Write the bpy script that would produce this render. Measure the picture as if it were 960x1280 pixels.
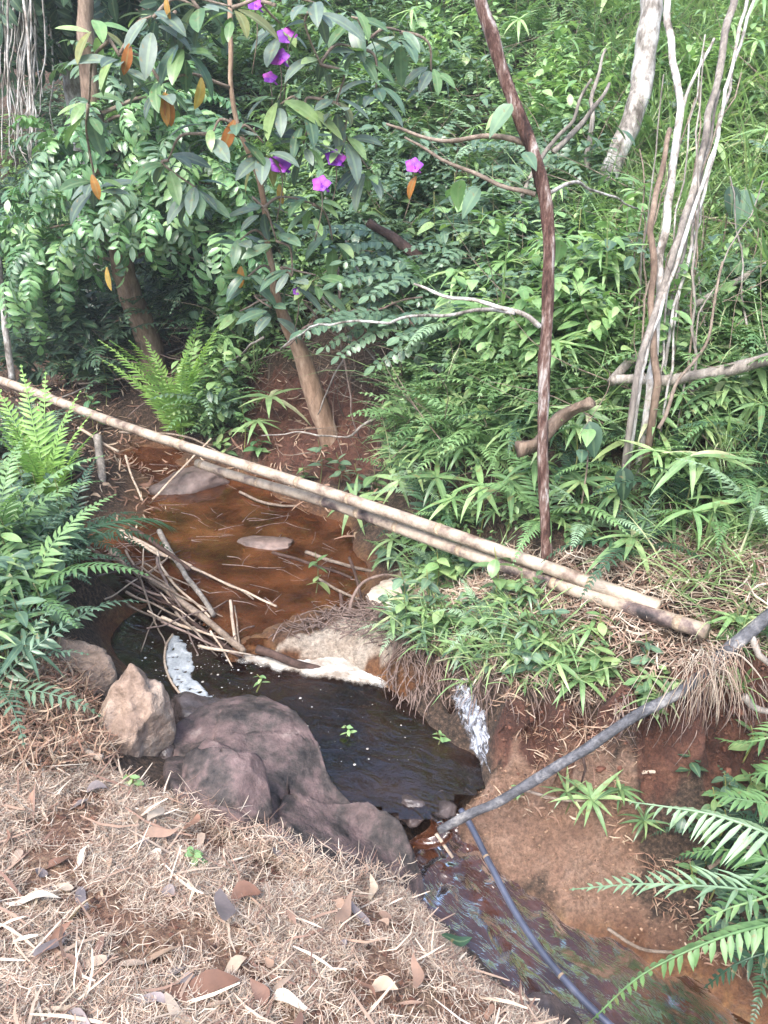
import bpy, math, random
import numpy as np
from mathutils import Vector, Matrix, noise as mnoise

random.seed(7); RNG = np.random.default_rng(7)
for o in list(bpy.data.objects): bpy.data.objects.remove(o)
scene = bpy.context.scene
col = scene.collection

# ------------------------------------------------------------------ camera
CAMZ, PITCH, F = 2.2, math.radians(25.0), 1005.0
cam_d = bpy.data.cameras.new('camera'); cam = bpy.data.objects.new('camera', cam_d); col.objects.link(cam)
cam.location = (0, 0, CAMZ); cam.rotation_euler = (math.pi/2 - PITCH, 0, 0)
cam_d.sensor_fit = 'VERTICAL'; cam_d.angle = 2*math.atan(640/F); cam_d.clip_end = 500; cam_d.clip_start = 0.05
scene.camera = cam
scene.cycles.max_bounces = 6; scene.cycles.diffuse_bounces = 3; scene.cycles.glossy_bounces = 2; scene.cycles.transmission_bounces = 3; scene.cycles.transparent_max_bounces = 6
scene.render.resolution_x = 768; scene.render.resolution_y = 1024

# ------------------------------------------------------------------ sky and sun
world = bpy.data.worlds.new('World'); scene.world = world; world.use_nodes = True
wn = world.node_tree; wn.nodes.clear()
sky = wn.nodes.new('ShaderNodeTexSky'); sky.sky_type = 'NISHITA'; sky.sun_disc = False
SUN_EL, SUN_AZ = math.radians(54), math.radians(205)     # azimuth clockwise from +Y
sky.sun_elevation = SUN_EL; sky.sun_rotation = SUN_AZ
sky.air_density = 1.0; sky.dust_density = 2.8; sky.ozone_density = 1.0
bg = wn.nodes.new('ShaderNodeBackground'); bg.inputs['Strength'].default_value = 0.15
wo = wn.nodes.new('ShaderNodeOutputWorld')
wn.links.new(sky.outputs[0], bg.inputs['Color']); wn.links.new(bg.outputs[0], wo.inputs['Surface'])
sd = bpy.data.lights.new('sun', 'SUN'); sd.energy = 1.5; sd.angle = math.radians(30); sd.color = (1, .99, .97)
sun = bpy.data.objects.new('sun', sd); col.objects.link(sun)
sdir = Vector((math.sin(SUN_AZ)*math.cos(SUN_EL), math.cos(SUN_AZ)*math.cos(SUN_EL), math.sin(SUN_EL)))
sun.rotation_euler = sdir.to_track_quat('Z', 'Y').to_euler()
sun.location = (0, 0, 30)
vs = scene.view_settings
vs.view_transform = 'Standard'; vs.look = 'None'; vs.gamma = 1.0; vs.exposure = 1.95; vs.use_curve_mapping = False

# ------------------------------------------------------------------ pixel -> place
CP, SP = math.cos(PITCH), math.sin(PITCH)
def ray(px, py):
    u = (px-480)/F; v = (640-py)/F
    return Vector((u, CP + v*SP, -SP + v*CP))
def PZ(px, py, z):
    d = ray(px, py); t = (z-CAMZ)/d.z
    return Vector((d.x*t, d.y*t, z))
def PY(px, py, y):                        # at ground distance y in front of the camera
    d = ray(px, py); t = y/d.y
    return Vector((d.x*t, y, CAMZ + d.z*t))

# ------------------------------------------------------------------ terrain function
ctrl = []
def cz(*pts):
    for px, py, z in pts:
        p = PZ(px, py, z); ctrl.append((p.x, p.y, p.z))
def cy(*pts):
    for px, py, y in pts:
        p = PY(px, py, y); ctrl.append((p.x, p.y, p.z))
UP, MID = 0.0, -0.06
# near straw bank
cz((0,1280,.55),(240,1280,.5),(480,1280,.37),(640,1275,.18),(705,1290,.0),(0,1100,.45),(200,1100,.38),(400,1110,.22),(510,1125,0.0),
   (600,1215,0.0),(0,980,.42),(150,1000,.3),(300,1045,.11),(430,1102,.03),(330,990,.0),(260,950,.0),(400,1040,.0),(0,880,.42),(75,860,.34),(0,780,.46),(50,745,.4),(0,650,.5),
   (85,680,.36),(0,560,.42),(90,600,.25),(90,560,.3),(0,500,.42),(60,520,.33),(120,845,.18),(180,930,.1))
# banks below near edge into the stream
cz((500,1120,-.1),(555,1160,-.18),(620,1230,-.2),(700,1300,-.25))
# mid pool bed
cz((150,770,-.3),(180,840,-.3),(120,730,-.25),(260,860,-.3),(420,890,-.3),(480,950,-.28),(560,930,-.25),(500,1000,-.16),(330,870,-.25),
   (200,760,-.25),(260,800,-.22),(590,975,-.15))
# upper pool bed and dam crest
cz((150,690,.0),(220,742,.0),(298,806,.01),(345,795,.02),(400,775,.03),(455,765,.05),
   (240,690,-.1),(330,720,-.1),(400,730,-.08),(300,650,-.12),(250,620,-.1),(380,670,-.12),(430,690,-.09),(200,600,-.08),(170,580,-.05),(330,620,-.1),
   (145,640,.08),(150,600,.1),(470,745,.02),(510,745,.04),(470,700,.02))
# silt apron by the foam
cz((340,825,-.05),(400,820,-.03),(440,825,-.02),(480,835,.0))
# far shore of upper pool
cz((290,585,.05),(350,603,.07),(400,622,.1),(460,650,.14),(490,670,.18),(240,570,.05))
# lower stream bed
cz((545,1050,-.33),(590,1110,-.37),(650,1170,-.41),(740,1225,-.45),(850,1270,-.48),(980,1330,-.55),(545,1105,-.34),(640,1220,-.40),(760,1285,-.46),(900,1320,-.50),(690,1200,-.43),(800,1250,-.46))
# right bank mud apron, cliff, lip
cz((575,1035,-.18),(640,1085,-.22),(720,1150,-.28),(830,1205,-.33),(960,1265,-.36),
   (610,1000,-.06),(640,980,-.02),(700,1000,-.03),(700,1080,-.17),(780,1100,-.2),(780,1000,.0),(860,1090,-.15),(900,975,.02),(960,1100,-.08),(960,985,.04),
   (625,890,.17),(640,862,.31),(700,868,.34),(760,872,.36),(800,868,.385),(880,858,.43),(960,845,.48),
   (680,945,.04),(740,950,.04),(800,955,.06),(880,955,.08),(960,950,.12))
# right bank top
cz((560,850,.1),(595,862,.17),(530,800,.14),(550,780,.2),(600,790,.3),(640,800,.36),(520,720,.1),(560,720,.2),(600,705,.3),(700,760,.45),(780,800,.46),(880,800,.5),(960,790,.56),
   (530,690,.22),(684,700,.55),(800,720,.62),(900,720,.7))
# the hill
cy((680,600,3.45),(800,600,3.3),(900,600,3.1),(960,560,3.2),(680,500,3.95),(900,500,3.55),(900,380,4.6),(680,300,5.5),(900,260,5.6),(680,100,7.6),(900,80,7.6),(680,0,9),(960,0,9.2),
   (560,620,3.95),(560,540,4.3),(560,440,4.9),(560,300,6),(480,620,4.5),(480,560,4.9),(480,450,5.3),(480,300,6.2),(480,100,8.2),(480,0,9.6),
   (400,540,5.35),(330,545,5.5),(340,480,5.9),(300,450,6.3),(300,300,7.3),(300,100,9),(230,545,5.9),(180,462,6.6),(210,440,7.0),
   (130,545,6.0),(100,480,7.6),(60,440,8.8),(120,420,8.6),(0,300,11),(100,250,10.5),(200,200,9.3),(100,60,12),(0,100,12.5))
ctrl += [(-10,5,1.2),(-5,2,.62),(-3,0,.6),(0,-2,.62),(3,0,.75),(2.4,1.0,.6),(5,2,1.2),(8,5,3.6),(10,9,6),(0,14,6.6),(6,13,6.8),(-7,14,4.5),(-11,12,2.8),(0,0,.6),(1.2,.4,.25),(1.7,1.3,.1),(-10,-4,.6),(9,-4,1.2)]
CT = np.array(ctrl, float)
EPS = 0.05
def _phi(d2): return np.sqrt(d2 + EPS*EPS)
_n = len(CT)
_A = np.zeros((_n+3, _n+3))
_d2 = ((CT[:, None, :2]-CT[None, :, :2])**2).sum(-1)
_A[:_n, :_n] = _phi(_d2) - 0.006*np.eye(_n)
_A[:_n, _n] = 1; _A[:_n, _n+1:] = CT[:, :2]; _A[_n, :_n] = 1; _A[_n+1:, :_n] = CT[:, :2].T
_W = np.linalg.lstsq(_A, np.concatenate([CT[:, 2], np.zeros(3)]), rcond=None)[0]

def _hash(ix, iy, s):
    h = (ix*374761393 + iy*668265263 + s*974634777) & 0xFFFFFFFF
    h = ((h ^ (h >> 13))*1274126177) & 0xFFFFFFFF
    return ((h ^ (h >> 16)) & 0xFFFF)/65535.0
def vnoise(x, y, s=0):
    x = np.asarray(x, float); y = np.asarray(y, float)
    ix = np.floor(x).astype(np.int64); iy = np.floor(y).astype(np.int64)
    fx = x-ix; fy = y-iy; fx = fx*fx*(3-2*fx); fy = fy*fy*(3-2*fy)
    a = _hash(ix, iy, s); b = _hash(ix+1, iy, s); c = _hash(ix, iy+1, s); d = _hash(ix+1, iy+1, s)
    return (a*(1-fx)+b*fx)*(1-fy)+(c*(1-fx)+d*fx)*fy
def fbm(x, y, s=0, o=4):
    r = 0; a = .5
    for k in range(o):
        r = r + a*vnoise(x*2**k, y*2**k, s+k); a *= .5
    return r          # about 0..1
def G(x, y):
    x = np.atleast_1d(np.asarray(x, float)); y = np.atleast_1d(np.asarray(y, float))
    xc = np.clip(x, -11, 10); yc = np.clip(y, -4, 14)
    out = np.empty(len(xc))
    for i in range(0, len(xc), 20000):
        s = slice(i, i+20000)
        d2 = (xc[s, None]-CT[None, :, 0])**2 + (yc[s, None]-CT[None, :, 1])**2
        out[s] = _phi(d2)@_W[:_n] + _W[_n] + _W[_n+1]*xc[s] + _W[_n+2]*yc[s]
    ex = np.maximum(np.abs(x-xc), np.maximum(0, y-yc))
    out = out + 0.3*np.minimum(ex, 8)
    out = out + (fbm(x*1.7, y*1.7, 3)-.47)*np.clip((y-3.5)*.12, 0.03, .5)
    return out
def g(x, y): return float(G([x], [y])[0])
_T = np.concatenate([np.arange(.8, 6, .01), np.arange(6, 16, .04)])
def HIT(px, py, lift=0.0):
    d = ray(px, py); t = _T/ d.y
    z = CAMZ + d.z*t; gz = G(d.x*t, d.y*t)
    k = np.argmax(z < gz)
    if not (z < gz).any(): k = len(t)-1
    p = Vector((d.x*t[k], d.y*t[k], float(gz[k]) + lift))
    return p

# ------------------------------------------------------------------ material helpers
def new_mat(name):
    m = bpy.data.materials.new(name); m.use_nodes = True
    nt = m.node_tree; nt.nodes.clear()
    out = nt.nodes.new('ShaderNodeOutputMaterial')
    return m, nt, out
def N(nt, t, **kw):
    n = nt.nodes.new(t)
    for k, v in kw.items():
        if k in n.inputs: n.inputs[k].default_value = v
        else: setattr(n, k, v)
    return n
def ramp(nt, fac, stops):
    r = nt.nodes.new('ShaderNodeValToRGB'); e = r.color_ramp.elements
    while len(e) < len(stops): e.new(.5)
    for i, (p, c) in enumerate(stops):
        e[i].position = p; e[i].color = (*c, 1)
    if fac is not None: nt.links.new(fac, r.inputs['Fac'])
    return r
def mathn(nt, op, a, b=None):
    m = nt.nodes.new('ShaderNodeMath'); m.operation = op
    for i, v in enumerate((a, b)):
        if v is None: continue
        if isinstance(v, (int, float)): m.inputs[i].default_value = v
        else: nt.links.new(v, m.inputs[i])
    return m.outputs[0]
def mixc(nt, fac, a, b, mode='MIX'):
    m = nt.nodes.new('ShaderNodeMix'); m.data_type = 'RGBA'; m.blend_type = mode
    for k, v in ((0, fac), (6, a), (7, b)):
        if isinstance(v, (int, float)): m.inputs[k].default_value = v
        elif isinstance(v, tuple): m.inputs[k].default_value = (*v, 1)
        else: nt.links.new(v, m.inputs[k])
    return m.outputs[2]
def objcoord(nt, scale=1.0):
    tc = nt.nodes.new('ShaderNodeTexCoord'); return tc.outputs['Object']
def leaf_mat(name, stops, rough=.42, trans=.28, spec=.5, rib=.25, sat=1.0, val=1.0):
    if name.startswith(('leaf_', 'fern', 'grass')) and name != 'leaf_old': sat, val = .87, 1.13
    """colour from a random number per leaf; paler midrib; thin translucent blade"""
    m, nt, out = new_mat(name)
    at = N(nt, 'ShaderNodeAttribute', attribute_name='tint')
    sep = N(nt, 'ShaderNodeSeparateColor'); nt.links.new(at.outputs['Color'], sep.inputs[0])
    oi = N(nt, 'ShaderNodeObjectInfo')
    r = mathn(nt, 'FRACT', mathn(nt, 'ADD', sep.outputs[0], oi.outputs['Random']))
    base = ramp(nt, r, stops).outputs[0]
    nz = N(nt, 'ShaderNodeTexNoise', Scale=22.0, Detail=3.0); nt.links.new(objcoord(nt), nz.inputs['Vector'])
    blot = ramp(nt, nz.outputs[0], [(.3, (.72, .74, .7)), (.7, (1.15, 1.12, 1.05))]).outputs[0]
    c = mixc(nt, 1.0, base, blot, 'MULTIPLY')
    ribf = mathn(nt, 'MULTIPLY', mathn(nt, 'LESS_THAN', sep.outputs[1], .16), rib)
    c = mixc(nt, ribf, c, (.30, .38, .18))
    if sat != 1.0:
        sp_ = N(nt, 'ShaderNodeTexNoise', Scale=48.0, Detail=2.0); nt.links.new(objcoord(nt), sp_.inputs['Vector'])
        c = mixc(nt, mathn(nt, 'MULTIPLY', ramp(nt, sp_.outputs[0], [(.64, (0, 0, 0)), (.69, (1, 1, 1))]).outputs[0], .6), c, (.20, .13, .05))
        hs = N(nt, 'ShaderNodeHueSaturation', Hue=.513, Saturation=sat, Value=val); nt.links.new(c, hs.inputs['Color']); c = hs.outputs[0]
    p = N(nt, 'ShaderNodeBsdfPrincipled', Roughness=rough)
    p.inputs['Specular IOR Level'].default_value = spec
    nt.links.new(c, p.inputs['Base Color'])
    tr = N(nt, 'ShaderNodeBsdfTranslucent')
    nt.links.new(mixc(nt, 1.0, c, (1.25, 1.35, .75), 'MULTIPLY'), tr.inputs['Color'])
    mx = N(nt, 'ShaderNodeMixShader', Fac=trans)
    nt.links.new(p.outputs[0], mx.inputs[1]); nt.links.new(tr.outputs[0], mx.inputs[2])
    nt.links.new(mx.outputs[0], out.inputs[0])
    return m
def surf_mat(name, stops, scale=8., detail=6., rough=.8, bump=.4, bscale=None, stretch=(1,1,1), spec=.3, dist=.02, mul=None):
    m, nt, out = new_mat(name)
    tc = objcoord(nt)
    mp = N(nt, 'ShaderNodeMapping'); mp.inputs['Scale'].default_value = stretch; nt.links.new(tc, mp.inputs[0])
    nz = N(nt, 'ShaderNodeTexNoise', Scale=scale, Detail=detail, Roughness=.65); nt.links.new(mp.outputs[0], nz.inputs['Vector'])
    c = ramp(nt, nz.outputs[0], stops).outputs[0]
    n2 = N(nt, 'ShaderNodeTexNoise', Scale=(bscale or scale*4), Detail=5.0, Roughness=.7); nt.links.new(mp.outputs[0], n2.inputs['Vector'])
    c = mixc(nt, .55, c, ramp(nt, n2.outputs[0], [(.3, (.45, .45, .45)), (.7, (1.3, 1.3, 1.3))]).outputs[0], 'MULTIPLY')
    oi = N(nt, 'ShaderNodeObjectInfo')
    c = mixc(nt, .35, c, ramp(nt, oi.outputs['Random'], [(0, (.55, .55, .55)), (1, (1.35, 1.3, 1.25))]).outputs[0], 'MULTIPLY')
    p = N(nt, 'ShaderNodeBsdfPrincipled', Roughness=rough); p.inputs['Specular IOR Level'].default_value = spec
    nt.links.new(c, p.inputs['Base Color'])
    b = N(nt, 'ShaderNodeBump', Strength=bump, Distance=dist); nt.links.new(n2.outputs[0], b.inputs['Height'])
    nt.links.new(b.outputs[0], p.inputs['Normal']); nt.links.new(p.outputs[0], out.inputs[0])
    return m

M = {}
# ---- foliage (real leaf reflectances)
M['leaf_mid']   = leaf_mat('leaf_mid',   [(0, (.06,.115,.045)), (.45, (.10,.185,.065)), (.8, (.17,.27,.085)), (1, (.30,.38,.14))], rough=.32)
M['leaf_blue']  = leaf_mat('leaf_blue',  [(0, (.055,.115,.07)), (.5, (.09,.17,.10)), (1, (.16,.25,.15))], rough=.32)
M['leaf_light'] = leaf_mat('leaf_light', [(0, (.13,.25,.08)), (.5, (.20,.34,.11)), (1, (.34,.46,.17))], trans=.33)
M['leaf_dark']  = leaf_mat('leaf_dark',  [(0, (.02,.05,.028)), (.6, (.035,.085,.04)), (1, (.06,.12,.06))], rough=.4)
M['leaf_gloss'] = leaf_mat('leaf_gloss', [(0, (.06,.15,.06)), (.4, (.10,.22,.08)), (.75, (.16,.30,.10)), (1, (.27,.40,.15))], rough=.27, spec=.7)
M['leaf_grey']  = leaf_mat('leaf_grey',  [(0, (.06,.10,.08)), (.5, (.10,.15,.12)), (1, (.14,.19,.15))], rough=.5, trans=.2)
M['leaf_old']   = leaf_mat('leaf_old',   [(0, (.36,.12,.035)), (.5, (.42,.19,.045)), (1, (.36,.25,.06))], rough=.5)
M['leaf_olive'] = leaf_mat('leaf_olive', [(0, (.10,.11,.04)), (.5, (.16,.16,.05)), (1, (.25,.24,.06))], rough=.5)
M['fern']       = leaf_mat('fern',       [(0, (.08,.165,.05)), (.5, (.125,.235,.075)), (1, (.20,.32,.11))], rough=.45, rib=0)
M['fern_bright']= leaf_mat('fern_bright',[(0, (.20,.36,.06)), (1, (.30,.46,.09))], rough=.45, trans=.38, rib=0)
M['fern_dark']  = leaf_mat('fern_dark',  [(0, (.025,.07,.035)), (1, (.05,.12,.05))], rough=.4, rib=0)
M['fern_pale']  = leaf_mat('fern_pale',  [(0, (.19,.30,.17)), (1, (.28,.40,.24))], rough=.45, rib=0)
M['grass']      = leaf_mat('grass',      [(0, (.13,.23,.08)), (.5, (.22,.34,.12)), (.85, (.32,.43,.17)), (1, (.46,.44,.26))], rough=.45, trans=.3)
M['dry_leaf']   = leaf_mat('dry_leaf',   [(0, (.16,.08,.055)), (.35, (.27,.155,.11)), (.7, (.36,.25,.18)), (1, (.46,.36,.28))], rough=.7, trans=.1, rib=0)
M['dead_grey']  = leaf_mat('dead_grey',  [(0, (.16,.13,.13)), (1, (.25,.21,.22))], rough=.6, trans=.05, rib=0)
M['straw']      = leaf_mat('straw',      [(0, (.16,.085,.065)), (.3, (.32,.215,.165)), (.65, (.46,.36,.29)), (1, (.60,.52,.45))], rough=.7, trans=.1, rib=0)
M['petal']      = leaf_mat('petal',      [(0, (.20,.03,.42)), (.6, (.32,.05,.55)), (1, (.45,.06,.48))], rough=.5, trans=.35, rib=0)
# ---- wood, stone
M['bark_red']   = surf_mat('bark_red', [(.34, (.05,.025,.02)), (.46, (.13,.065,.05)), (.54, (.26,.17,.14)), (.62, (.52,.46,.43))], scale=24, stretch=(1,1,.22), bump=1.0)
M['bark_pale']  = surf_mat('bark_pale', [(.34, (.10,.085,.07)), (.46, (.30,.27,.24)), (.58, (.50,.48,.45)), (.7, (.64,.62,.60))], scale=11, stretch=(1,1,.5), bump=.5)
M['bark_grey']  = surf_mat('bark_grey', [(.3, (.10,.085,.075)), (.55, (.26,.23,.20)), (.75, (.45,.42,.38))], scale=12, stretch=(1,1,.2), bump=.6)
M['bark_brown'] = surf_mat('bark_brown', [(.3, (.10,.065,.045)), (.55, (.21,.15,.11)), (.75, (.33,.26,.20))], scale=12, stretch=(1,1,.3), bump=.6)
M['bark_tan']   = surf_mat('bark_tan', [(.3, (.20,.12,.075)), (.55, (.34,.23,.16)), (.75, (.48,.38,.29))], scale=9, stretch=(1,1,.3), bump=.4)
M['twig']       = surf_mat('twig', [(.3, (.10,.07,.05)), (.7, (.30,.24,.19))], scale=14, bump=.4)
M['twig_dark']  = surf_mat('twig_dark', [(.3, (.03,.018,.013)), (.7, (.09,.055,.045))], scale=14, bump=.5)
M['twig_pale']  = surf_mat('twig_pale', [(.3, (.30,.22,.16)), (.7, (.52,.43,.34))], scale=14, bump=.3)
M['branch_dark']= surf_mat('branch_dark', [(.3, (.045,.045,.05)), (.52, (.12,.12,.13)), (.7, (.28,.27,.26))], scale=11, bump=.8, rough=.6)
M['bamboo']     = surf_mat('bamboo', [(.34, (.17,.115,.085)), (.46, (.36,.28,.215)), (.6, (.50,.41,.32)), (.75, (.60,.52,.42))], scale=9, bscale=60, bump=.15, rough=.5, spec=.45)
M['bamboo_dark']= surf_mat('bamboo_dark', [(.34, (.03,.025,.025)), (.42, (.14,.10,.09)), (.5, (.38,.30,.23)), (.75, (.54,.46,.37))], scale=5, bscale=30, bump=.3, rough=.55)
M['node']       = surf_mat('node', [(.3, (.20,.14,.09)), (.7, (.46,.36,.26))], scale=20, bump=.3)
M['rock_red']   = surf_mat('rock_red', [(.36, (.025,.022,.022)), (.45, (.065,.052,.048)), (.52, (.12,.085,.08)), (.60, (.155,.105,.10)), (.68, (.25,.19,.17))], scale=7, bscale=30, bump=.6, rough=.68, dist=.02)
M['rock_pale']  = surf_mat('rock_pale', [(.28, (.14,.09,.065)), (.5, (.30,.22,.17)), (.72, (.45,.37,.30))], scale=5, bscale=20, bump=.8, rough=.85, dist=.03)
M['rock_wet']   = surf_mat('rock_wet', [(.3, (.03,.025,.025)), (.7, (.13,.10,.095))], scale=5, bscale=25, bump=.5, rough=.25, spec=.6)
M['rock_pool']  = surf_mat('rock_pool', [(.3, (.06,.045,.04)), (.7, (.22,.16,.14))], scale=5, bscale=22, bump=.5, rough=.5)
M['root']       = surf_mat('root', [(.3, (.09,.06,.05)), (.7, (.27,.20,.17))], scale=14, bump=.4)

# ------------------------------------------------------------------ mesh helpers
def mesh_np(name, V, Fq=None, Ft=None, tint=None, smooth=True):
    """mesh from numpy arrays: quads Fq (n,4), triangles Ft (m,3), tint (nv,2)"""
    me = bpy.data.meshes.new(name); V = np.asarray(V, np.float32)
    lq = 0 if Fq is None else len(Fq); lt = 0 if Ft is None else len(Ft)
    me.vertices.add(len(V)); me.vertices.foreach_set('co', V.ravel())
    loops = []
    if lq: loops.append(np.asarray(Fq, np.int32).ravel())
    if lt: loops.append(np.asarray(Ft, np.int32).ravel())
    loops = np.concatenate(loops)
    me.loops.add(len(loops)); me.loops.foreach_set('vertex_index', loops)
    me.polygons.add(lq+lt)
    starts = np.concatenate([np.arange(lq)*4, lq*4+np.arange(lt)*3]).astype(np.int32)
    me.polygons.foreach_set('loop_start', starts)
    me.polygons.foreach_set('use_smooth', np.full(lq+lt, smooth))
    if tint is not None:
        a = me.attributes.new('tint', 'FLOAT_COLOR', 'POINT')
        c = np.ones((len(V), 4), np.float32); c[:, :tint.shape[1]] = tint
        a.data.foreach_set('color', c.ravel())
    me.update(calc_edges=True)
    return me
class Geo:
    """collects quads/tris with a tint per vertex"""
    def __init__(s): s.V = []; s.Q = []; s.T = []; s.C = []; s.n = 0
    def add(s, V, Q=None, T=None, C=None):
        V = np.asarray(V, float).reshape(-1, 3)
        if Q is not None and len(Q): s.Q.append(np.asarray(Q, int)+s.n)
        if T is not None and len(T): s.T.append(np.asarray(T, int)+s.n)
        if C is None: C = np.tile([0., 1.], (len(V), 1))
        s.V.append(V); s.C.append(np.asarray(C, float)); s.n += len(V)
    def arrays(s):
        return (np.concatenate(s.V), np.concatenate(s.Q) if s.Q else np.zeros((0, 4), int),
                np.concatenate(s.T) if s.T else np.zeros((0, 3), int), np.concatenate(s.C))
    def mesh(s, name, smooth=True):
        V, Q, T, C = s.arrays(); return mesh_np(name, V, Q, T, C, smooth)
def link(name, me, mat=None, parent=None, mw=None):
    o = bpy.data.objects.new(name, me)
    if mat is not None and me is not None and len(me.materials) == 0: me.materials.append(M[mat] if isinstance(mat, str) else mat)
    col.objects.link(o)
    if parent is not None: o.parent = parent
    if mw is not None: o.matrix_basis = mw
    return o
def tag(o, label=None, cat=None, group=None, kind=None):
    if label: o['label'] = label
    if cat: o['category'] = cat
    if group: o['group'] = group
    if kind: o['kind'] = kind
    return o
def root_empty(name, loc, label, cat, group=None):
    o = bpy.data.objects.new(name, None); o.empty_display_size = .05; col.objects.link(o); o.location = loc
    return tag(o, label, cat, group)

def smooth_path(pts, n=None, wob=0.0, seed=0):
    """Catmull-Rom through points"""
    P = [Vector(p) for p in pts]
    if len(P) == 2: P = [P[0], P[0].lerp(P[1], .5), P[1]]
    P = [P[0]*2-P[1]] + P + [P[-1]*2-P[-2]]
    seg = len(P)-3; n = n or max(2, 5)
    out = []
    for i in range(seg):
        a, b, c, d = P[i:i+4]
        for k in range(n):
            t = k/n
            out.append(.5*((2*b)+(c-a)*t+(2*a-5*b+4*c-d)*t*t+(3*b-a-3*c+d)*t**3))
    out.append(P[-2])
    if wob:
        for i, p in enumerate(out):
            out[i] = p + Vector(mnoise.noise_vector(p*6+Vector((seed*3.1, 0, 0))))*wob
    return out
def tube_geo(geo, path, r0, r1, n=8, lumps=0.0, seed=0, cap=True, radf=None, tint=None):
    path = [Vector(p) for p in path]; m = len(path)
    V = []; up = Vector((0, 0, 1)); prev = None
    for i, p in enumerate(path):
        t = (path[min(i+1, m-1)]-path[max(i-1, 0)]).normalized()
        if prev is None:
            a = t.orthogonal().normalized()
        else:
            a = (prev - t*prev.dot(t)).normalized()
        prev = a; b = t.cross(a)
        f = i/(m-1); r = r0+(r1-r0)*f
        if radf: r *= radf(f)
        for k in range(n):
            th = 2*math.pi*k/n
            rr = r
            if lumps: rr *= 1+lumps*mnoise.noise(p*9+Vector((math.cos(th)*1.3+seed*7.7, math.sin(th)*1.3, 0)))
            V.append(p+(a*math.cos(th)+b*math.sin(th))*rr)
    Q = [(i*n+k, i*n+(k+1) % n, (i+1)*n+(k+1) % n, (i+1)*n+k) for i in range(m-1) for k in range(n)]
    T = []
    if cap:
        c0 = len(V); V.append(path[0]); V.append(path[-1])
        T += [(c0, (k+1) % n, k) for k in range(n)]
        T += [(c0+1, (m-1)*n+k, (m-1)*n+(k+1) % n) for k in range(n)]
    C = None
    if tint is not None: C = np.tile([tint, 1.0], (len(V), 1))
    geo.add([tuple(v) for v in V], Q, T, C)
def tube(name, path, r0, r1, mat, n=8, lumps=.15, seed=0, parent=None, radf=None, origin=None):
    """one tube as an object, origin at its first point"""
    o0 = Vector(origin) if origin is not None else Vector(path[0])
    geo = Geo(); tube_geo(geo, [Vector(p)-o0 for p in path], r0, r1, n, lumps, seed, True, radf)
    o = link(name, geo.mesh(name), mat, parent)
    o.location = o0 - (parent.location if parent is not None else Vector())
    return o

# leaf: along +X, blade normal +Z, root at origin
def leaf_arr(L, W, shape='ell', droop=.25, fold=.18, nseg=5, curl=0.0):
    ts = np.linspace(0, 1, nseg+1)
    if shape == 'ell':   w = np.sin(np.pi*np.clip(ts*.94+.04, 0, 1))**.8
    elif shape == 'ovate': w = np.sin(np.pi*np.clip(ts, 0, 1)**.65)**.9*1.0
    elif shape == 'lance': w = np.sin(np.pi*np.clip(ts*.97+.03, 0, 1)**.6)**.9
    elif shape == 'blade': w = np.clip(1.05-ts**1.8, 0, 1)*np.clip(ts*6+.55, 0, 1)
    else: w = np.sqrt(np.clip(1-(2*ts-1)**2, 0, 1))
    w = np.maximum(w, .05); w[-1] = .02
    ang = -droop*2*ts + curl*ts*ts
    x = np.concatenate([[0], np.cumsum(np.cos(ang[1:])*L/nseg)]); z = np.concatenate([[0], np.cumsum(np.sin(ang[1:])*L/nseg)])
    V = []; C = []
    for i in range(nseg+1):
        hw = W*.5*w[i]
        V += [(x[i], hw, z[i]+fold*hw), (x[i], 0, z[i]), (x[i], -hw, z[i]+fold*hw)]
        C += [1., 0., 1.]
    Q = []
    for i in range(nseg):
        a = i*3; Q += [(a, a+1, a+4, a+3), (a+1, a+2, a+5, a+4)]
    return np.array(V), np.array(Q), np.array(C)
def basis(d, up=(0, 0, 1)):
    X = Vector(d).normalized(); U = Vector(up)
    Z = U - X*U.dot(X)
    if Z.length < 1e-4: Z = X.orthogonal()
    Z.normalize(); Y = Z.cross(X)
    return Matrix((X, Y, Z)).transposed()
def mat4(loc, d, up=(0, 0, 1), s=1.0, roll=0.0):
    B = basis(d, up)
    if roll: B = B @ Matrix.Rotation(roll, 3, 'X')
    return Matrix.Translation(Vector(loc)) @ (B*s).to_4x4()
def put_leaf(geo, la, loc, d, up=(0, 0, 1), s=1.0, tint=0.0, roll=0.0):
    V, Q, C = la
    B = np.array(basis(d, up)@Matrix.Rotation(roll, 3, 'X') if roll else basis(d, up))
    geo.add(V@B.T*s+np.array(loc), Q, None, np.stack([np.full(len(V), tint), C], 1))

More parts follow.
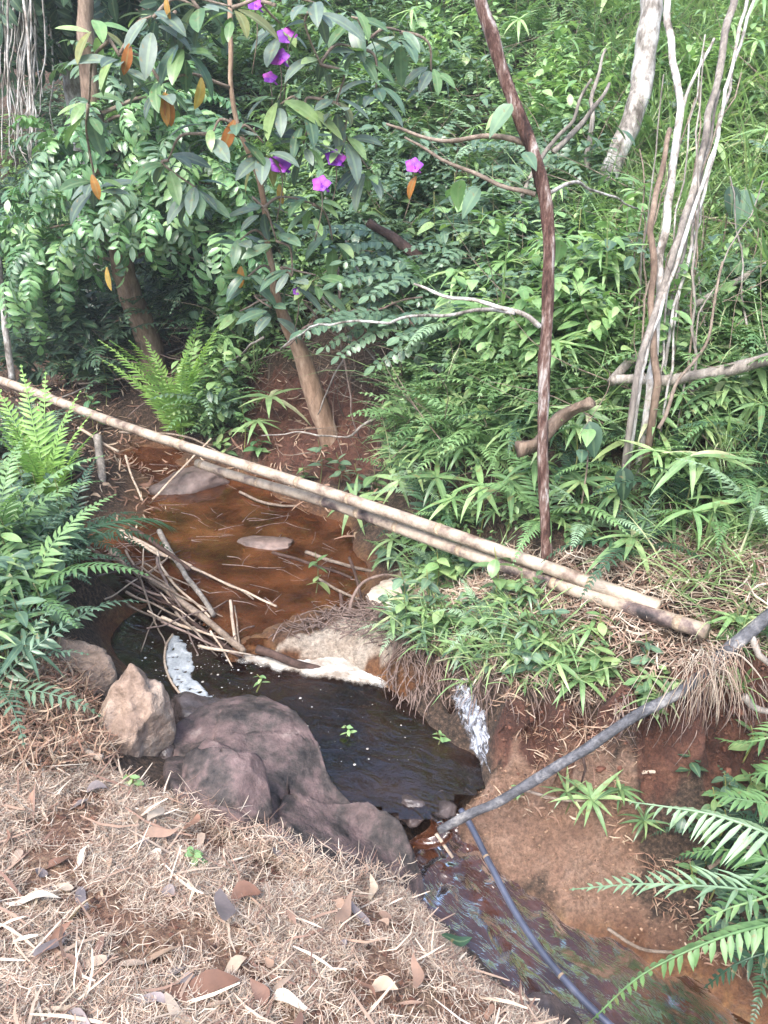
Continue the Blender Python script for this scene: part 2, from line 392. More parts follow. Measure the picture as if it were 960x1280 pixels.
_lc = {}
def leaf_mesh(key, mat, L, W, shape, droop, fold=.18, nseg=5, curl=0.0):
    k = (key, mat)
    if k not in _lc:
        V, Q, C = leaf_arr(L, W, shape, droop, fold, nseg, curl)
        # short stalk
        me = mesh_np('leaf_'+key, V, Q, None, np.stack([np.zeros(len(V)), C], 1))
        me.materials.append(M[mat]); _lc[k] = me
    return _lc[k]
def frond_geo(path, npair, plen, pw, ang=70, droop=.25, up=(0, 0, 1), start=.12, rr=.004, tint=0., prof=None, nseg=3, vshape=.15):
    """fern frond: rachis along a path with paired pinnae"""
    geo = Geo(); path = [Vector(p) for p in path]
    tube_geo(geo, path, rr, rr*.35, 5, tint=tint)
    seglen = [0]
    for a, b in zip(path[:-1], path[1:]): seglen.append(seglen[-1]+(b-a).length)
    tot = seglen[-1]
    la = leaf_arr(1, 1, 'lance', droop, .1, nseg)
    for i in range(npair):
        f = start+(1-start)*(i+.5)/npair
        s = f*tot; j = max(k for k in range(len(path)-1) if seglen[k] <= s)
        t = (s-seglen[j])/max(1e-6, seglen[j+1]-seglen[j]); p = path[j].lerp(path[j+1], t)
        tan = (path[j+1]-path[j]).normalized()
        U = Vector(up) - tan*Vector(up).dot(tan)
        U = U.normalized() if U.length > 1e-3 else tan.orthogonal().normalized()
        side = U.cross(tan)
        pr = prof(f) if prof else min(1, f*5+.25)*max(.06, (1-f)**.75)*1.25
        for sg in (-1, 1):
            if random.random() < .05: continue
            a = math.radians(ang*(1-.35*f)+random.gauss(0, 8))
            d = tan*math.cos(a)+side*sg*math.sin(a)+U*vshape
            l = plen*min(1, pr)*random.uniform(.9, 1.08)*(random.uniform(.4, .8) if random.random() < .08 else 1)
            V, Q, C = la
            B = np.array(basis(d, U)); Vs = V*np.array([l, pw*(.5+.5*min(1, pr)), l])
            geo.add(Vs@B.T+np.array(p), Q, None, np.stack([np.full(len(V), tint+random.uniform(0, .25)), C], 1))
    return geo
def arc_path(L, a0, a1, n=9, side=0.0):
    """path in xz plane: elevation angle from a0 to a1 (degrees)"""
    p = Vector((0, 0, 0)); out = [p.copy()]
    for i in range(n):
        a = math.radians(a0+(a1-a0)*(i+.5)/n)
        p = p+Vector((math.cos(a), side*(i/n)*.3, math.sin(a)))*L/n; out.append(p.copy())
    return out

# ================================================================== THE SETTING
def poly_world(pts): return np.array([[p.x, p.y] for p in (HIT(a, b) for a, b in pts)])
def inpoly(x, y, P):
    r = np.zeros(len(x), bool); n = len(P); j = n-1
    for i in range(n):
        xi, yi = P[i]; xj, yj = P[j]
        c = ((yi > y) != (yj > y)) & (x < (xj-xi)*(y-yi)/(yj-yi+1e-12)+xi)
        r ^= c; j = i
    return r
STRAW = np.vstack([poly_world([(-120,1275),(-100,960),(40,925),(120,955),(215,1000),(330,1035),(420,1090),(500,1120),(545,1165),(600,1230),(690,1290)]),
                   [[1.0,-2.5],[-3.5,-2.5],[-3.2,.8]]])
MUD = poly_world([(562,1032),(610,985),(640,940),(700,940),(770,965),(800,1000),(790,1060),(800,1120),(850,1180),(840,1200),(780,1195),(690,1140),(620,1085)])
RED = np.vstack([poly_world([(618,905),(640,868),(760,876),(975,850),(975,1010),(800,975),(690,975),(630,960)])])
RED2 = poly_world([(300,560),(300,485),(350,470),(430,470),(470,560),(440,620)])
SILT = poly_world([(330,835),(375,795),(450,775),(470,740),(500,722),(535,745),(520,775),(480,845),(400,848)])
def zones(x, y):
    """r straw, g tan mud, b red earth / a silt, softened by noise at the edges"""
    jx = x+(fbm(x*9, y*9, 11)-.47)*.22; jy = y+(fbm(x*9, y*9, 17)-.47)*.22
    return [inpoly(jx, jy, P).astype(float) for P in (STRAW, MUD, RED, RED2, SILT)]

def axis(parts):
    out = []
    for a, b, s in parts: out.append(np.arange(a, b-1e-9, s))
    out.append([parts[-1][1]]); return np.concatenate(out)
gx = axis([(-90,-12,13), (-12,-5,.35), (-5,-2.4,.09), (-2.4,2.2,.024), (2.2,5,.09), (5,11,.35), (11,90,13)])
gy = axis([(-40,-4,9), (-4,.3,.4), (.3,.9,.1), (.9,4.4,.022), (4.4,6.8,.05), (6.8,14,.13), (14,90,9)])
XX, YY = np.meshgrid(gx, gy); xf = XX.ravel(); yf = YY.ravel()
zf = G(xf, yf)
zs, zm, zr, zr2, zl = zones(xf, yf)
near = (np.abs(xf) < 5) & (yf > .2) & (yf < 7)
rough = (fbm(xf*14, yf*14, 21, 5)-.47)
zf = zf + near*rough*(.04+.07*np.maximum(zr, zr2)+.03*zm) + near*(fbm(xf*15, yf*15, 25, 2)-.38)*(.01+.05*zm+.04*zr)
cliffx = xf + near*zr*(fbm(xf*11, zf*16, 31)-.47)*.06
cliffy = yf - near*zr*(fbm(xf*9, zf*14, 37, 4)-.47)*.22
ny, nx = XX.shape; idx = np.arange(nx*ny).reshape(ny, nx)
TQ = np.stack([idx[:-1, :-1], idx[:-1, 1:], idx[1:, 1:], idx[1:, :-1]], -1).reshape(-1, 4)
wet = np.clip(1-(zf+.02)/.10, 0, 1)*(yf > 2.9) + np.clip(1-(zf+.33)/.07, 0, 1)*(yf <= 2.9)
wet = wet*(yf < 6.2)
tm = mesh_np('ground', np.stack([cliffx, cliffy, zf], 1), TQ)
def cattr(me, name, R, Gc, B):
    a = me.attributes.new(name, 'FLOAT_COLOR', 'POINT'); c = np.ones((len(R), 4), np.float32)
    c[:, 0] = R; c[:, 1] = Gc; c[:, 2] = B; a.data.foreach_set('color', c.ravel())
cattr(tm, 'zone', zs, zm, np.maximum(zr, zr2)); cattr(tm, 'zone2', zl, np.clip(wet, 0, 1), zf*0)
m, nt, out = new_mat('earth')
a1 = N(nt, 'ShaderNodeAttribute', attribute_name='zone'); s1 = N(nt, 'ShaderNodeSeparateColor'); nt.links.new(a1.outputs['Color'], s1.inputs[0])
a2 = N(nt, 'ShaderNodeAttribute', attribute_name='zone2'); s2 = N(nt, 'ShaderNodeSeparateColor'); nt.links.new(a2.outputs['Color'], s2.inputs[0])
tc = objcoord(nt)
n1 = N(nt, 'ShaderNodeTexNoise', Scale=6., Detail=10., Roughness=.75); nt.links.new(tc, n1.inputs['Vector'])
n2 = N(nt, 'ShaderNodeTexNoise', Scale=55., Detail=6., Roughness=.75); nt.links.new(tc, n2.inputs['Vector'])
vo = N(nt, 'ShaderNodeTexVoronoi', Scale=45.); nt.links.new(tc, vo.inputs['Vector'])
litter = ramp(nt, n2.outputs[0], [(.3, (.022,.014,.009)), (.5, (.07,.043,.027)), (.68, (.16,.10,.065))]).outputs[0]
strawc = ramp(nt, n2.outputs[0], [(.3, (.16,.075,.045)), (.5, (.31,.19,.12)), (.7, (.46,.34,.22))]).outputs[0]
redp = ramp(nt, n1.outputs[0], [(.42, (0, 0, 0)), (.58, (1, 1, 1))]).outputs[0]
strawc = mixc(nt, mathn(nt, 'MULTIPLY', redp, .6), strawc, (.30, .13, .08))
mudc = ramp(nt, n1.outputs[0], [(.3, (.17,.088,.055)), (.5, (.30,.175,.115)), (.7, (.40,.265,.19))]).outputs[0]
redc = ramp(nt, n1.outputs[0], [(.3, (.045,.018,.012)), (.5, (.12,.046,.028)), (.7, (.22,.10,.06))]).outputs[0]  # red earth, darkened to carry the overhang's shade on the cut bank
siltc = ramp(nt, n1.outputs[0], [(.3, (.34,.25,.18)), (.7, (.60,.52,.43))]).outputs[0]
bedc = ramp(nt, n1.outputs[0], [(.3, (.10,.035,.014)), (.5, (.20,.085,.033)), (.7, (.27,.16,.06))]).outputs[0]
c = mixc(nt, s1.outputs[0], litter, strawc); c = mixc(nt, s1.outputs[2], c, redc); c = mixc(nt, s1.outputs[1], c, mudc)
c = mixc(nt, s2.outputs[1], c, bedc); c = mixc(nt, s2.outputs[0], c, siltc)
c = mixc(nt, .75, c, ramp(nt, n2.outputs[0], [(.36, (.4, .4, .4)), (.62, (1.4, 1.4, 1.4))]).outputs[0], 'MULTIPLY')
p = N(nt, 'ShaderNodeBsdfPrincipled'); nt.links.new(c, p.inputs['Base Color'])
nt.links.new(mathn(nt, 'SUBTRACT', .92, mathn(nt, 'MULTIPLY', s2.outputs[1], .45)), p.inputs['Roughness'])
b = N(nt, 'ShaderNodeBump', Strength=1.0, Distance=.04); nt.links.new(n2.outputs[0], b.inputs['Height']); nt.links.new(b.outputs[0], p.inputs['Normal'])
nt.links.new(p.outputs[0], out.inputs[0]); M['earth'] = m
ground = tag(link('ground', tm, 'earth'), 'red earth banks and litter covered hillside around the stream', 'ground', kind='structure')

# ---- water
def water_mat(name, tint, turbid, turb, bscale, bstr, dist=.02, stretch=(1,1,1), rough=.03, lo=.35, hi=.65, ior=1.4, rot=0.0):
    m, nt, out = new_mat(name)
    tc = objcoord(nt); mp = N(nt, 'ShaderNodeMapping'); mp.inputs['Scale'].default_value = stretch
    mr = N(nt, 'ShaderNodeMapping'); mr.inputs['Rotation'].default_value = (0, 0, rot); nt.links.new(tc, mr.inputs[0]); nt.links.new(mr.outputs[0], mp.inputs[0])
    n1 = N(nt, 'ShaderNodeTexNoise', Scale=bscale, Detail=4., Roughness=.55, Distortion=.6); nt.links.new(mp.outputs[0], n1.inputs['Vector'])
    n2 = N(nt, 'ShaderNodeTexNoise', Scale=4., Detail=5., Roughness=.6); nt.links.new(tc, n2.inputs['Vector'])
    bm = N(nt, 'ShaderNodeBump', Strength=bstr, Distance=dist); nt.links.new(n1.outputs[0], bm.inputs['Height'])
    fr = N(nt, 'ShaderNodeFresnel', IOR=ior); nt.links.new(bm.outputs[0], fr.inputs['Normal'])
    tr = N(nt, 'ShaderNodeBsdfTransparent'); tr.inputs[0].default_value = (*tint, 1)
    df = N(nt, 'ShaderNodeBsdfDiffuse'); nt.links.new(ramp(nt, n2.outputs[0], [(.3, tuple(.6*v for v in turbid)), (.7, tuple(1.4*v for v in turbid))]).outputs[0], df.inputs[0])
    m1 = N(nt, 'ShaderNodeMixShader')
    tf = ramp(nt, n2.outputs[0], [(lo, (turb*.4,)*3), (hi, (min(1, turb*1.5),)*3)]).outputs[0]; nt.links.new(tf, m1.inputs[0])
    nt.links.new(tr.outputs[0], m1.inputs[1]); nt.links.new(df.outputs[0], m1.inputs[2])
    gl = N(nt, 'ShaderNodeBsdfGlossy', Roughness=rough); gl.inputs[0].default_value = (1, 1, 1, 1); nt.links.new(bm.outputs[0], gl.inputs['Normal'])
    m2 = N(nt, 'ShaderNodeMixShader'); nt.links.new(fr.outputs[0], m2.inputs[0]); nt.links.new(m1.outputs[0], m2.inputs[1]); nt.links.new(gl.outputs[0], m2.inputs[2])
    nt.links.new(m2.outputs[0], out.inputs[0]); return m
M['water_up'] = water_mat('water_up', (.56,.33,.18), (.13,.048,.020), .40, 11, .25, ior=1.5)
M['water_mid'] = water_mat('water_mid', (.30,.16,.08), (.03,.016,.012), .35, 8, .6, ior=1.7, stretch=(.9, 1.8, 1), rot=.5)
M['water_low'] = water_mat('water_low', (.50,.30,.17), (.085,.032,.017), .42, 7, .6, stretch=(.7, 2.0, 1), ior=1.6, dist=.02, rot=.75, rough=.16)
def sheet(name, pts, z, mat, label, cat, sub=0.05, disp=None):
    """flat water sheet cut to an outline; its rim runs into the banks"""
    P = np.array([[q.x, q.y] for q in (PZ(a, b, z) for a, b in pts)])
    x0, y0 = P.min(0); x1, y1 = P.max(0)
    xs = np.arange(x0, x1+sub, sub); ys = np.arange(y0, y1+sub, sub)
    X, Y = np.meshgrid(xs, ys); ii = np.arange(X.size).reshape(X.shape)
    Q = np.stack([ii[:-1, :-1], ii[:-1, 1:], ii[1:, 1:], ii[1:, :-1]], -1).reshape(-1, 4)
    cx = X.ravel()[Q].mean(1); cy_ = Y.ravel()[Q].mean(1)
    Q = Q[inpoly(cx, cy_, P)]
    used = np.unique(Q); rem = -np.ones(X.size, int); rem[used] = np.arange(len(used))
    Z = np.full(X.size, z)
    if disp is not None: Z = Z+disp(X.ravel(), Y.ravel())
    V = np.stack([X.ravel(), Y.ravel(), Z], 1)[used]
    o = link(name, mesh_np(name, V, rem[Q]), mat)
    return tag(o, label, cat, kind='structure')
sheet('pool_water', [(95,545),(240,560),(420,612),(500,660),(520,720),(475,760),(455,768),(400,779),(345,799),(298,811),(220,747),(140,694),(110,640)], UP, 'water_up',
      'shallow rust brown upper pool beneath the bamboo poles', 'water', .04)
sheet('deep_pool_water', [(70,650),(140,690),(220,744),(298,808),(345,797),(400,777),(470,765),(540,800),(620,860),(640,980),(595,990),(552,1000),(540,1022),(505,1022),(470,1010),(330,1040),(150,1000),(80,850)], MID, 'water_mid',
      'dark still water behind the big flat rock', 'water', .03,
      lambda x, y: (fbm(x*12, y*12, 51)-.47)*.016*np.clip((x+.35)*1.6, 0, 1))
# lower stream: a sloping strip with real ripples
ctr = [(532,1012,-.085,60),(540,1030,-.17,75),(555,1060,-.215,110),(590,1105,-.245,190),(650,1160,-.285,250),(730,1215,-.325,270),(840,1265,-.36,290),(960,1310,-.40,320),(1120,1360,-.46,380)]
cp_ = smooth_path([PZ(a, b, z) for a, b, z, w in ctr], 22)
wv = [w for *_, w in ctr]
SV = []; nw = 46
for i, q in enumerate(cp_):
    t = i/(len(cp_)-1)*(len(ctr)-1); k = min(int(t), len(ctr)-2); w = wv[k]+(wv[k+1]-wv[k])*(t-k)
    tan = (cp_[min(i+1, len(cp_)-1)]-cp_[max(i-1, 0)]); tan.z = 0; tan.normalize(); sd_ = Vector((-tan.y, tan.x, 0))
    for k2 in range(nw+1):
        s = (k2/nw-.5)*w/1005*3.1*1.25
        SV.append(q+sd_*s)
SV = np.array([tuple(v) for v in SV])
tt = np.repeat(np.linspace(0, 1, len(cp_)), nw+1); ss = np.tile(np.linspace(-1, 1, nw+1), len(cp_))
rip = (fbm(tt*26+ss*2, ss*7-tt*3, 61, 4)-.47)*.034 + (fbm(tt*60, ss*16+tt*9, 63, 3)-.47)*.012
edge = np.clip(1-np.abs(np.abs(ss)-.72)/.14, 0, 1)*(vnoise(tt*60, ss*5, 67))*.028
SV[:, 2] += rip+edge
ii = np.arange(len(SV)).reshape(len(cp_), nw+1)
SQ = np.stack([ii[:-1, :-1], ii[:-1, 1:], ii[1:, 1:], ii[1:, :-1]], -1).reshape(-1, 4)
tag(link('stream_water', mesh_np('stream_water', SV, SQ), 'water_low'), 'red brown rippling stream running past the muddy bank', 'water', kind='structure')

# ---- foam, cascade
m, nt, out = new_mat('foam'); tc = objcoord(nt)
n1 = N(nt, 'ShaderNodeTexVoronoi', Scale=60.); nt.links.new(tc, n1.inputs['Vector'])
n2 = N(nt, 'ShaderNodeTexNoise', Scale=9., Detail=8., Roughness=.7); nt.links.new(tc, n2.inputs['Vector'])
c = ramp(nt, n2.outputs[0], [(.38, (.25,.20,.155)), (.5, (.37,.335,.29)), (.62, (.50,.49,.47))]).outputs[0]
p = N(nt, 'ShaderNodeBsdfPrincipled', Roughness=.45); nt.links.new(c, p.inputs['Base Color'])
b = N(nt, 'ShaderNodeBump', Strength=.35, Distance=.01); nt.links.new(n1.outputs[0], b.inputs['Height']); nt.links.new(b.outputs[0], p.inputs['Normal'])
ea = N(nt, 'ShaderNodeAttribute', attribute_name='tint'); es = N(nt, 'ShaderNodeSeparateColor'); nt.links.new(ea.outputs['Color'], es.inputs[0])
al = ramp(nt, mathn(nt, 'ADD', mathn(nt, 'MULTIPLY', n2.outputs[0], .9), es.outputs[1]), [(.45, (0, 0, 0)), (.85, (1, 1, 1))]).outputs[0]
trn = N(nt, 'ShaderNodeBsdfTransparent'); mxf = N(nt, 'ShaderNodeMixShader'); nt.links.new(al, mxf.inputs[0]); nt.links.new(trn.outputs[0], mxf.inputs[1]); nt.links.new(p.outputs[0], mxf.inputs[2])
nt.links.new(mxf.outputs[0], out.inputs[0]); M['foam'] = m
M['scum'] = surf_mat('scum', [(.3, (.30,.33,.35)), (.6, (.52,.55,.57))], scale=20, bscale=90, rough=.5, bump=.5)
M['silt'] = surf_mat('silt', [(.3, (.42,.33,.25)), (.7, (.62,.55,.46))], scale=6, bscale=40, rough=.6, bump=.3)
def blob(name, pts, z, th, mat, label, cat, sub=.005, seed=0, kind=None, holes=0.0):
    """a thin raised pad with a ragged outline"""
    P = np.array([[q.x, q.y] for q in (PZ(a, b, z) for a, b in pts)])
    x0, y0 = P.min(0)-.03; x1, y1 = P.max(0)+.03
    X, Y = np.meshgrid(np.arange(x0, x1, sub), np.arange(y0, y1, sub)); x = X.ravel(); y = Y.ravel()
    d = np.full(len(x), 1e9)
    for i in range(len(P)):
        a = P[i]; b_ = P[(i+1) % len(P)]; ab = b_-a
        t = np.clip(((x-a[0])*ab[0]+(y-a[1])*ab[1])/(ab@ab+1e-9), 0, 1)
        d = np.minimum(d, np.hypot(x-a[0]-ab[0]*t, y-a[1]-ab[1]*t))
    s = np.where(inpoly(x, y, P), d, -d) + (fbm(x*28, y*28, 70+seed)-.47)*.045
    if holes: s = np.minimum(s, (fbm(x*40, y*40, 90+seed)-holes)*.12)
    h = np.where(s > 0, th*np.minimum(1, np.sqrt(np.maximum(s, 0)/.02))*(.7+.6*fbm(x*50, y*50, 80+seed)), np.maximum(s*4, -.02))
    ii = np.arange(X.size).reshape(X.shape)
    Q = np.stack([ii[:-1, :-1], ii[:-1, 1:], ii[1:, 1:], ii[1:, :-1]], -1).reshape(-1, 4)
    keep = (s[Q] > -.004).any(1); Q = Q[keep]
    used = np.unique(Q); rem = -np.ones(X.size, int); rem[used] = np.arange(len(used))
    o = link(name, mesh_np(name, np.stack([x, y, z+h], 1)[used], rem[Q], None, np.stack([x*0, np.clip(s/.05, 0, 1)], 1)[used]), mat)
    return tag(o, label, cat, kind=kind)
blob('foam_patch', [(277,818),(292,826),(345,838),(400,851),(470,859),(512,858),(500,842),(470,832),(440,826),(410,812),(372,805),(330,822)], MID, .018, 'foam',
     'cream white foam piled against the stick dam', 'foam', seed=1)
blob('scum_patch', [(213,793),(224,795),(236,812),(243,830),(240,846),(256,860),(268,874),(262,884),(240,878),(224,862),(210,840),(206,815)], MID, .010, 'scum',
     'grey crescent of bubbly scum floating on the dark pool', 'foam', seed=5, holes=.30)
rim = smooth_path([PZ(a, b, MID+.012) for a, b in ((216,793),(208,806),(206,828),(213,850),(226,868),(241,881))], 6)
tag(tube('curved_rim', rim, .006, .006, 'twig_pale', 6, .05), 'thin pale curved rim at the edge of the scum', 'rim')
blob('silt_bar', [(458,742),(478,726),(505,720),(530,736),(528,760),(500,772),(470,764)], .075, .012, 'silt', 'smooth pale silt patch beside the upper pool', 'silt', seed=9, kind='stuff')
if 0: blob('riffle_foam', [(496,985),(512,978),(524,990),(530,1004),(522,1014),(508,1020),(494,1012),(488,998)], MID, .010, 'scum', 'broken bluish white foam where the pool spills over', 'foam', seed=13, holes=.46)
# flecks
fg = Geo()
for i in range(240):
    px = random.gauss(258, 34); py = random.gauss(818, 24)
    if i % 4 == 0: px, py = random.uniform(140, 300), random.uniform(690, 860)
    if i % 5 == 0: px, py = random.uniform(330, 560), random.uniform(860, 960)
    q = PZ(px, py, MID+.004); r = .0015+.006*random.random()**3
    a = np.arange(7)*2*math.pi/7+random.random()
    V = np.concatenate([np.stack([q.x+r*np.cos(a), q.y+r*np.sin(a), np.full(7, q.z)], 1), [[q.x, q.y, q.z+r*.5]]])
    fg.add(V, None, [(k, (k+1) % 7, 7) for k in range(7)], np.tile([0., 1.], (8, 1)))
tag(link('foam_flecks', fg.mesh('foam_flecks'), 'foam'), 'scattered specks of foam on the dark pool', 'foam', kind='stuff')
# little cascade over the root wall
M['cascade'] = surf_mat('cascade', [(.38, (.05,.04,.035)), (.47, (.20,.19,.21)), (.55, (.45,.47,.52)), (.64, (.62,.65,.70))], scale=26, bscale=60, rough=.3, bump=.8, stretch=(1.6, 1.6, .5), spec=.6)
cg = Geo(); CL = [(552,838,.13,2.86),(558,862,.09,2.80),(566,890,.04,2.72),(578,925,-.01,2.62),(598,958,-.05,2.52),(610,985,-.08,2.46)]
CR = [(600,846,.16,2.80),(608,868,.12,2.72),(614,890,.07,2.64),(620,920,.02,2.56),(622,948,-.03,2.49),(622,980,-.08,2.44)]
lp = smooth_path([PY(a, b, y) for a, b, z, y in CL], 8); rp = smooth_path([PY(a, b, y) for a, b, z, y in CR], 8)
V = []; nk = 24
for i, (a, b_) in enumerate(zip(lp, rp)):
    e0 = .35*(float(fbm(np.array([i*.35]), np.array([.5]), 7)[0])-.3); e1 = 1-.35*(float(fbm(np.array([i*.35]), np.array([9.5]), 8)[0])-.3)
    for k in range(nk+1):
        f = k/nk; q = a.lerp(b_, e0+(e1-e0)*f)
        bul = .035*math.sin(math.pi*f)+.11*(float(fbm(np.array([f*11]), np.array([i*.22]), 5)[0])-.47)
        V.append((q.x, q.y-bul, q.z+bul*.4))
ii = np.arange(len(V)).reshape(len(lp), nk+1)
V = [(x, y-.07, z+.045) for x, y, z in V]
cg.add(V, np.stack([ii[:-1, :-1], ii[:-1, 1:], ii[1:, 1:], ii[1:, :-1]], -1).reshape(-1, 4), None, np.stack([np.zeros(len(V)), np.clip(np.tile(np.sin(np.pi*np.linspace(0, 1, nk+1)), len(lp))*.8*np.repeat(np.sin(np.pi*np.clip(np.linspace(.06, 1.0, len(lp)), 0, .9)), nk+1), 0, 1)], 1))
m, nt, out = new_mat('foam_fall'); tc = objcoord(nt); mp = N(nt, 'ShaderNodeMapping'); mp.inputs['Scale'].default_value = (1.5, 1.5, .45); nt.links.new(tc, mp.inputs[0])
n2 = N(nt, 'ShaderNodeTexNoise', Scale=30., Detail=6., Roughness=.7); nt.links.new(mp.outputs[0], n2.inputs['Vector'])
p = N(nt, 'ShaderNodeBsdfPrincipled', Roughness=.25); nt.links.new(ramp(nt, n2.outputs[0], [(.38, (.08,.075,.08)), (.5, (.22,.23,.26)), (.64, (.42,.45,.50))]).outputs[0], p.inputs['Base Color'])
ea = N(nt, 'ShaderNodeAttribute', attribute_name='tint'); es = N(nt, 'ShaderNodeSeparateColor'); nt.links.new(ea.outputs['Color'], es.inputs[0])
al = ramp(nt, mathn(nt, 'ADD', n2.outputs[0], mathn(nt, 'MULTIPLY', es.outputs[1], .6)), [(.62, (0, 0, 0)), (.92, (1, 1, 1))]).outputs[0]
trn = N(nt, 'ShaderNodeBsdfTransparent'); mxf = N(nt, 'ShaderNodeMixShader'); nt.links.new(al, mxf.inputs[0]); nt.links.new(trn.outputs[0], mxf.inputs[1]); nt.links.new(p.outputs[0], mxf.inputs[2]); nt.links.new(mxf.outputs[0], out.inputs[0]); M['foam_fall'] = m
M['cascade'] = M['foam_fall']
tag(link('cascade', cg.mesh('cascade'), 'cascade'), 'white trickle of water running down the root covered bank', 'water', kind='structure')


# ================================================================== ROCKS
def rock_cap(name, outline, skirt, bulge, mat, label, seed=0, rings=34, nper=11, facet=.05, cat='rock', ck=(.45, .95), sl=(.2, .35, .7, 1.2)):
    """rock from the outline of its top: sides run down into the ground, top swells and is broken into facets"""
    W = [PZ(a, b, z) for a, b, z in outline]; ring = smooth_path(W+[W[0]], nper)[:-1]; n = len(ring)
    c = sum(ring, Vector())/n; V = []
    rnd = random.Random(seed); planes = [(Vector((rnd.uniform(-1, 1), rnd.uniform(-1, 1), rnd.uniform(.8, 1.6))).normalized(), rnd.uniform(.0, .06)) for _ in range(9)]
    cuts = []
    for k in range(11):
        th = k*2*math.pi/11+rnd.uniform(-.3, .3); dn = Vector((math.cos(th), math.sin(th), 0)); ext = max(dn.dot(q-c) for q in ring)
        if dn.y < -.15 and dn.x < .75: continue
        cuts.append((dn, rnd.choice(sl), ext*rnd.uniform(*ck)))
    prof = [(1.03, -skirt), (1.05, -skirt*.6), (1.05, -skirt*.25), (1.03, -.05), (1.0, -.01)]
    for k in range(rings): 
        t = (k+1)/rings; prof.append((1-t*.985, bulge*(1-(1-t)**2.2)))
    for s, dz in prof:
        for q in ring:
            v = c+(q-c)*s; v.z = (q.z*max(.0, s)+c.z*(1-max(.0, s))) + dz
            r = v-c
            nz = mnoise.fractal(v*2.6+Vector((seed*5, 0, 0)), 1.0, 2.0, 4)*.04
            w_ = v+Vector(mnoise.noise_vector(v*3))*.14
            dz_ = 0.
            for sc_, am in ((2.3, 1.), (6.5, .22)):
                vo_d, vo_p = mnoise.voronoi(w_*sc_+Vector((seed*3.3, 0, 0)))
                h1 = mnoise.cell_vector(vo_p[0]*7.3); crack = min(1, max(0, (vo_d[1]-vo_d[0])*22))
                dl = (w_*sc_+Vector((seed*3.3, 0, 0))-vo_p[0])/sc_
                dz_ += am*(facet*(h1.z-.5)*.7+dl.x*(h1.x-.5)*.45+dl.y*(h1.y-.5)*.45-(1-crack)*(.035 if am == 1. else .0))
            v.z += nz*.7+dz_
            zi = q.z*s+c.z*(1-s)
            for dn, sl, rk in cuts:
                v.z = min(v.z, zi+bulge+sl*(rk-dn.dot(v-c)))
            v.z += .006*mnoise.fractal(v*22, 1, 2, 3)
            v += r.normalized()*(mnoise.noise(v*5)*.03+dz_*.3)
            V.append(v)
    m_ = len(prof); V.append(c+Vector((0, 0, bulge)))
    o0 = Vector((c.x, c.y, c.z-skirt))
    Q = [(i*n+k, i*n+(k+1) % n, (i+1)*n+(k+1) % n, (i+1)*n+k) for i in range(m_-1) for k in range(n)]
    T = [((m_-1)*n+k, (m_-1)*n+(k+1) % n, m_*n) for k in range(n)]
    ge = Geo(); ge.add([tuple(v-o0) for v in V], Q, T)
    o = link(name, ge.mesh(name), mat); o.location = o0
    return tag(o, label, cat)
def rock_ball(name, loc, size, mat, label, seed=0, rot=(0, 0, 0), sub=4, cuts=12, cat='rock', group=None, rough=.18):
    import bmesh
    bm = bmesh.new(); bmesh.ops.create_icosphere(bm, subdivisions=sub, radius=1)
    rnd = random.Random(seed)
    pl = [(Vector((rnd.gauss(0, 1), rnd.gauss(0, 1), rnd.gauss(0, 1))).normalized(), rnd.uniform(.62, .95)) for _ in range(cuts)]
    for v in bm.verts:
        p = v.co.copy()
        for nrm, d in pl:
            e = p.dot(nrm)-d
            if e > 0: p -= nrm*e*.96
        p *= 1+rough*mnoise.fractal(p*1.8+Vector((seed*4.7, 0, 0)), 1, 2, 5)+.035*mnoise.fractal(p*7, 1, 2, 3)
        v.co = Vector((p.x*size[0], p.y*size[1], p.z*size[2]))
    me = bpy.data.meshes.new(name); bm.to_mesh(me); bm.free()
    for f in me.polygons: f.use_smooth = True
    o = link(name, me, mat); o.location = loc; o.rotation_euler = rot
    return tag(o, label, cat, group)
rock_cap('flat_rock', [(206,912,.12),(240,884,.13),(280,866,.14),(325,858,.15),(375,885,.12),(415,943,.09),(455,983,.05),(495,1010,.01),(518,1050,-.06),(524,1088,-.10),(480,1098,.02),(420,1084,.13),(350,1046,.21),(280,1014,.24),(222,988,.22),(203,945,.17)],
         .42, .012, 'rock_red', 'broad angular purple brown rock slab beside the dark pool', 6, rings=44, nper=9, facet=.11, ck=(.45, .95), sl=(.15, .3, .6))
rock_cap('lumpy_rock', [(236,945,.21),(262,922,.22),(300,930,.23),(322,966,.23),(330,1000,.22),(300,1012,.23),(262,1006,.24),(230,985,.23)],
         .3, .045, 'rock_red', 'pinkish humped rock on the slab next to the straw', 2, rings=24)
rock_ball('boulder', PZ(158,930,.12), (.17,.19,.36), 'rock_pale', 'pale tan upright boulder at the foot of the fern bank', 4, (.2, .08, .4), 5)
rock_ball('boulder', PZ(98,846,.22), (.13,.16,.18), 'rock_pale', 'tan weathered boulder under the overhanging ferns', 5, (.1, .2, 1.2))
rock_ball('dark_stone', PZ(225,985,.06), (.10,.09,.09), 'rock_wet', 'small dark stone wedged beside the humped rock', 6)
rock_ball('dark_stone', PZ(205,950,.05), (.07,.07,.07), 'rock_wet', 'smallest dark stone next to the pale boulder', 7)
rock_ball('dark_stone', PZ(245,890,-.02), (.13,.12,.08), 'rock_wet', 'mossy dark stone at the tip of the scum', 8)
rock_ball('pool_stone', PZ(236,606,.0), (.30,.20,.13), 'rock_pool', 'rounded grey stone standing in the upper pool', 9, (0, 0, .2))
rock_ball('flat_stone', PZ(338,679,-.005), (.20,.09,.035), 'rock_pool', 'flat purple stone barely breaking the upper pool surface', 10, (0, 0, -.15))
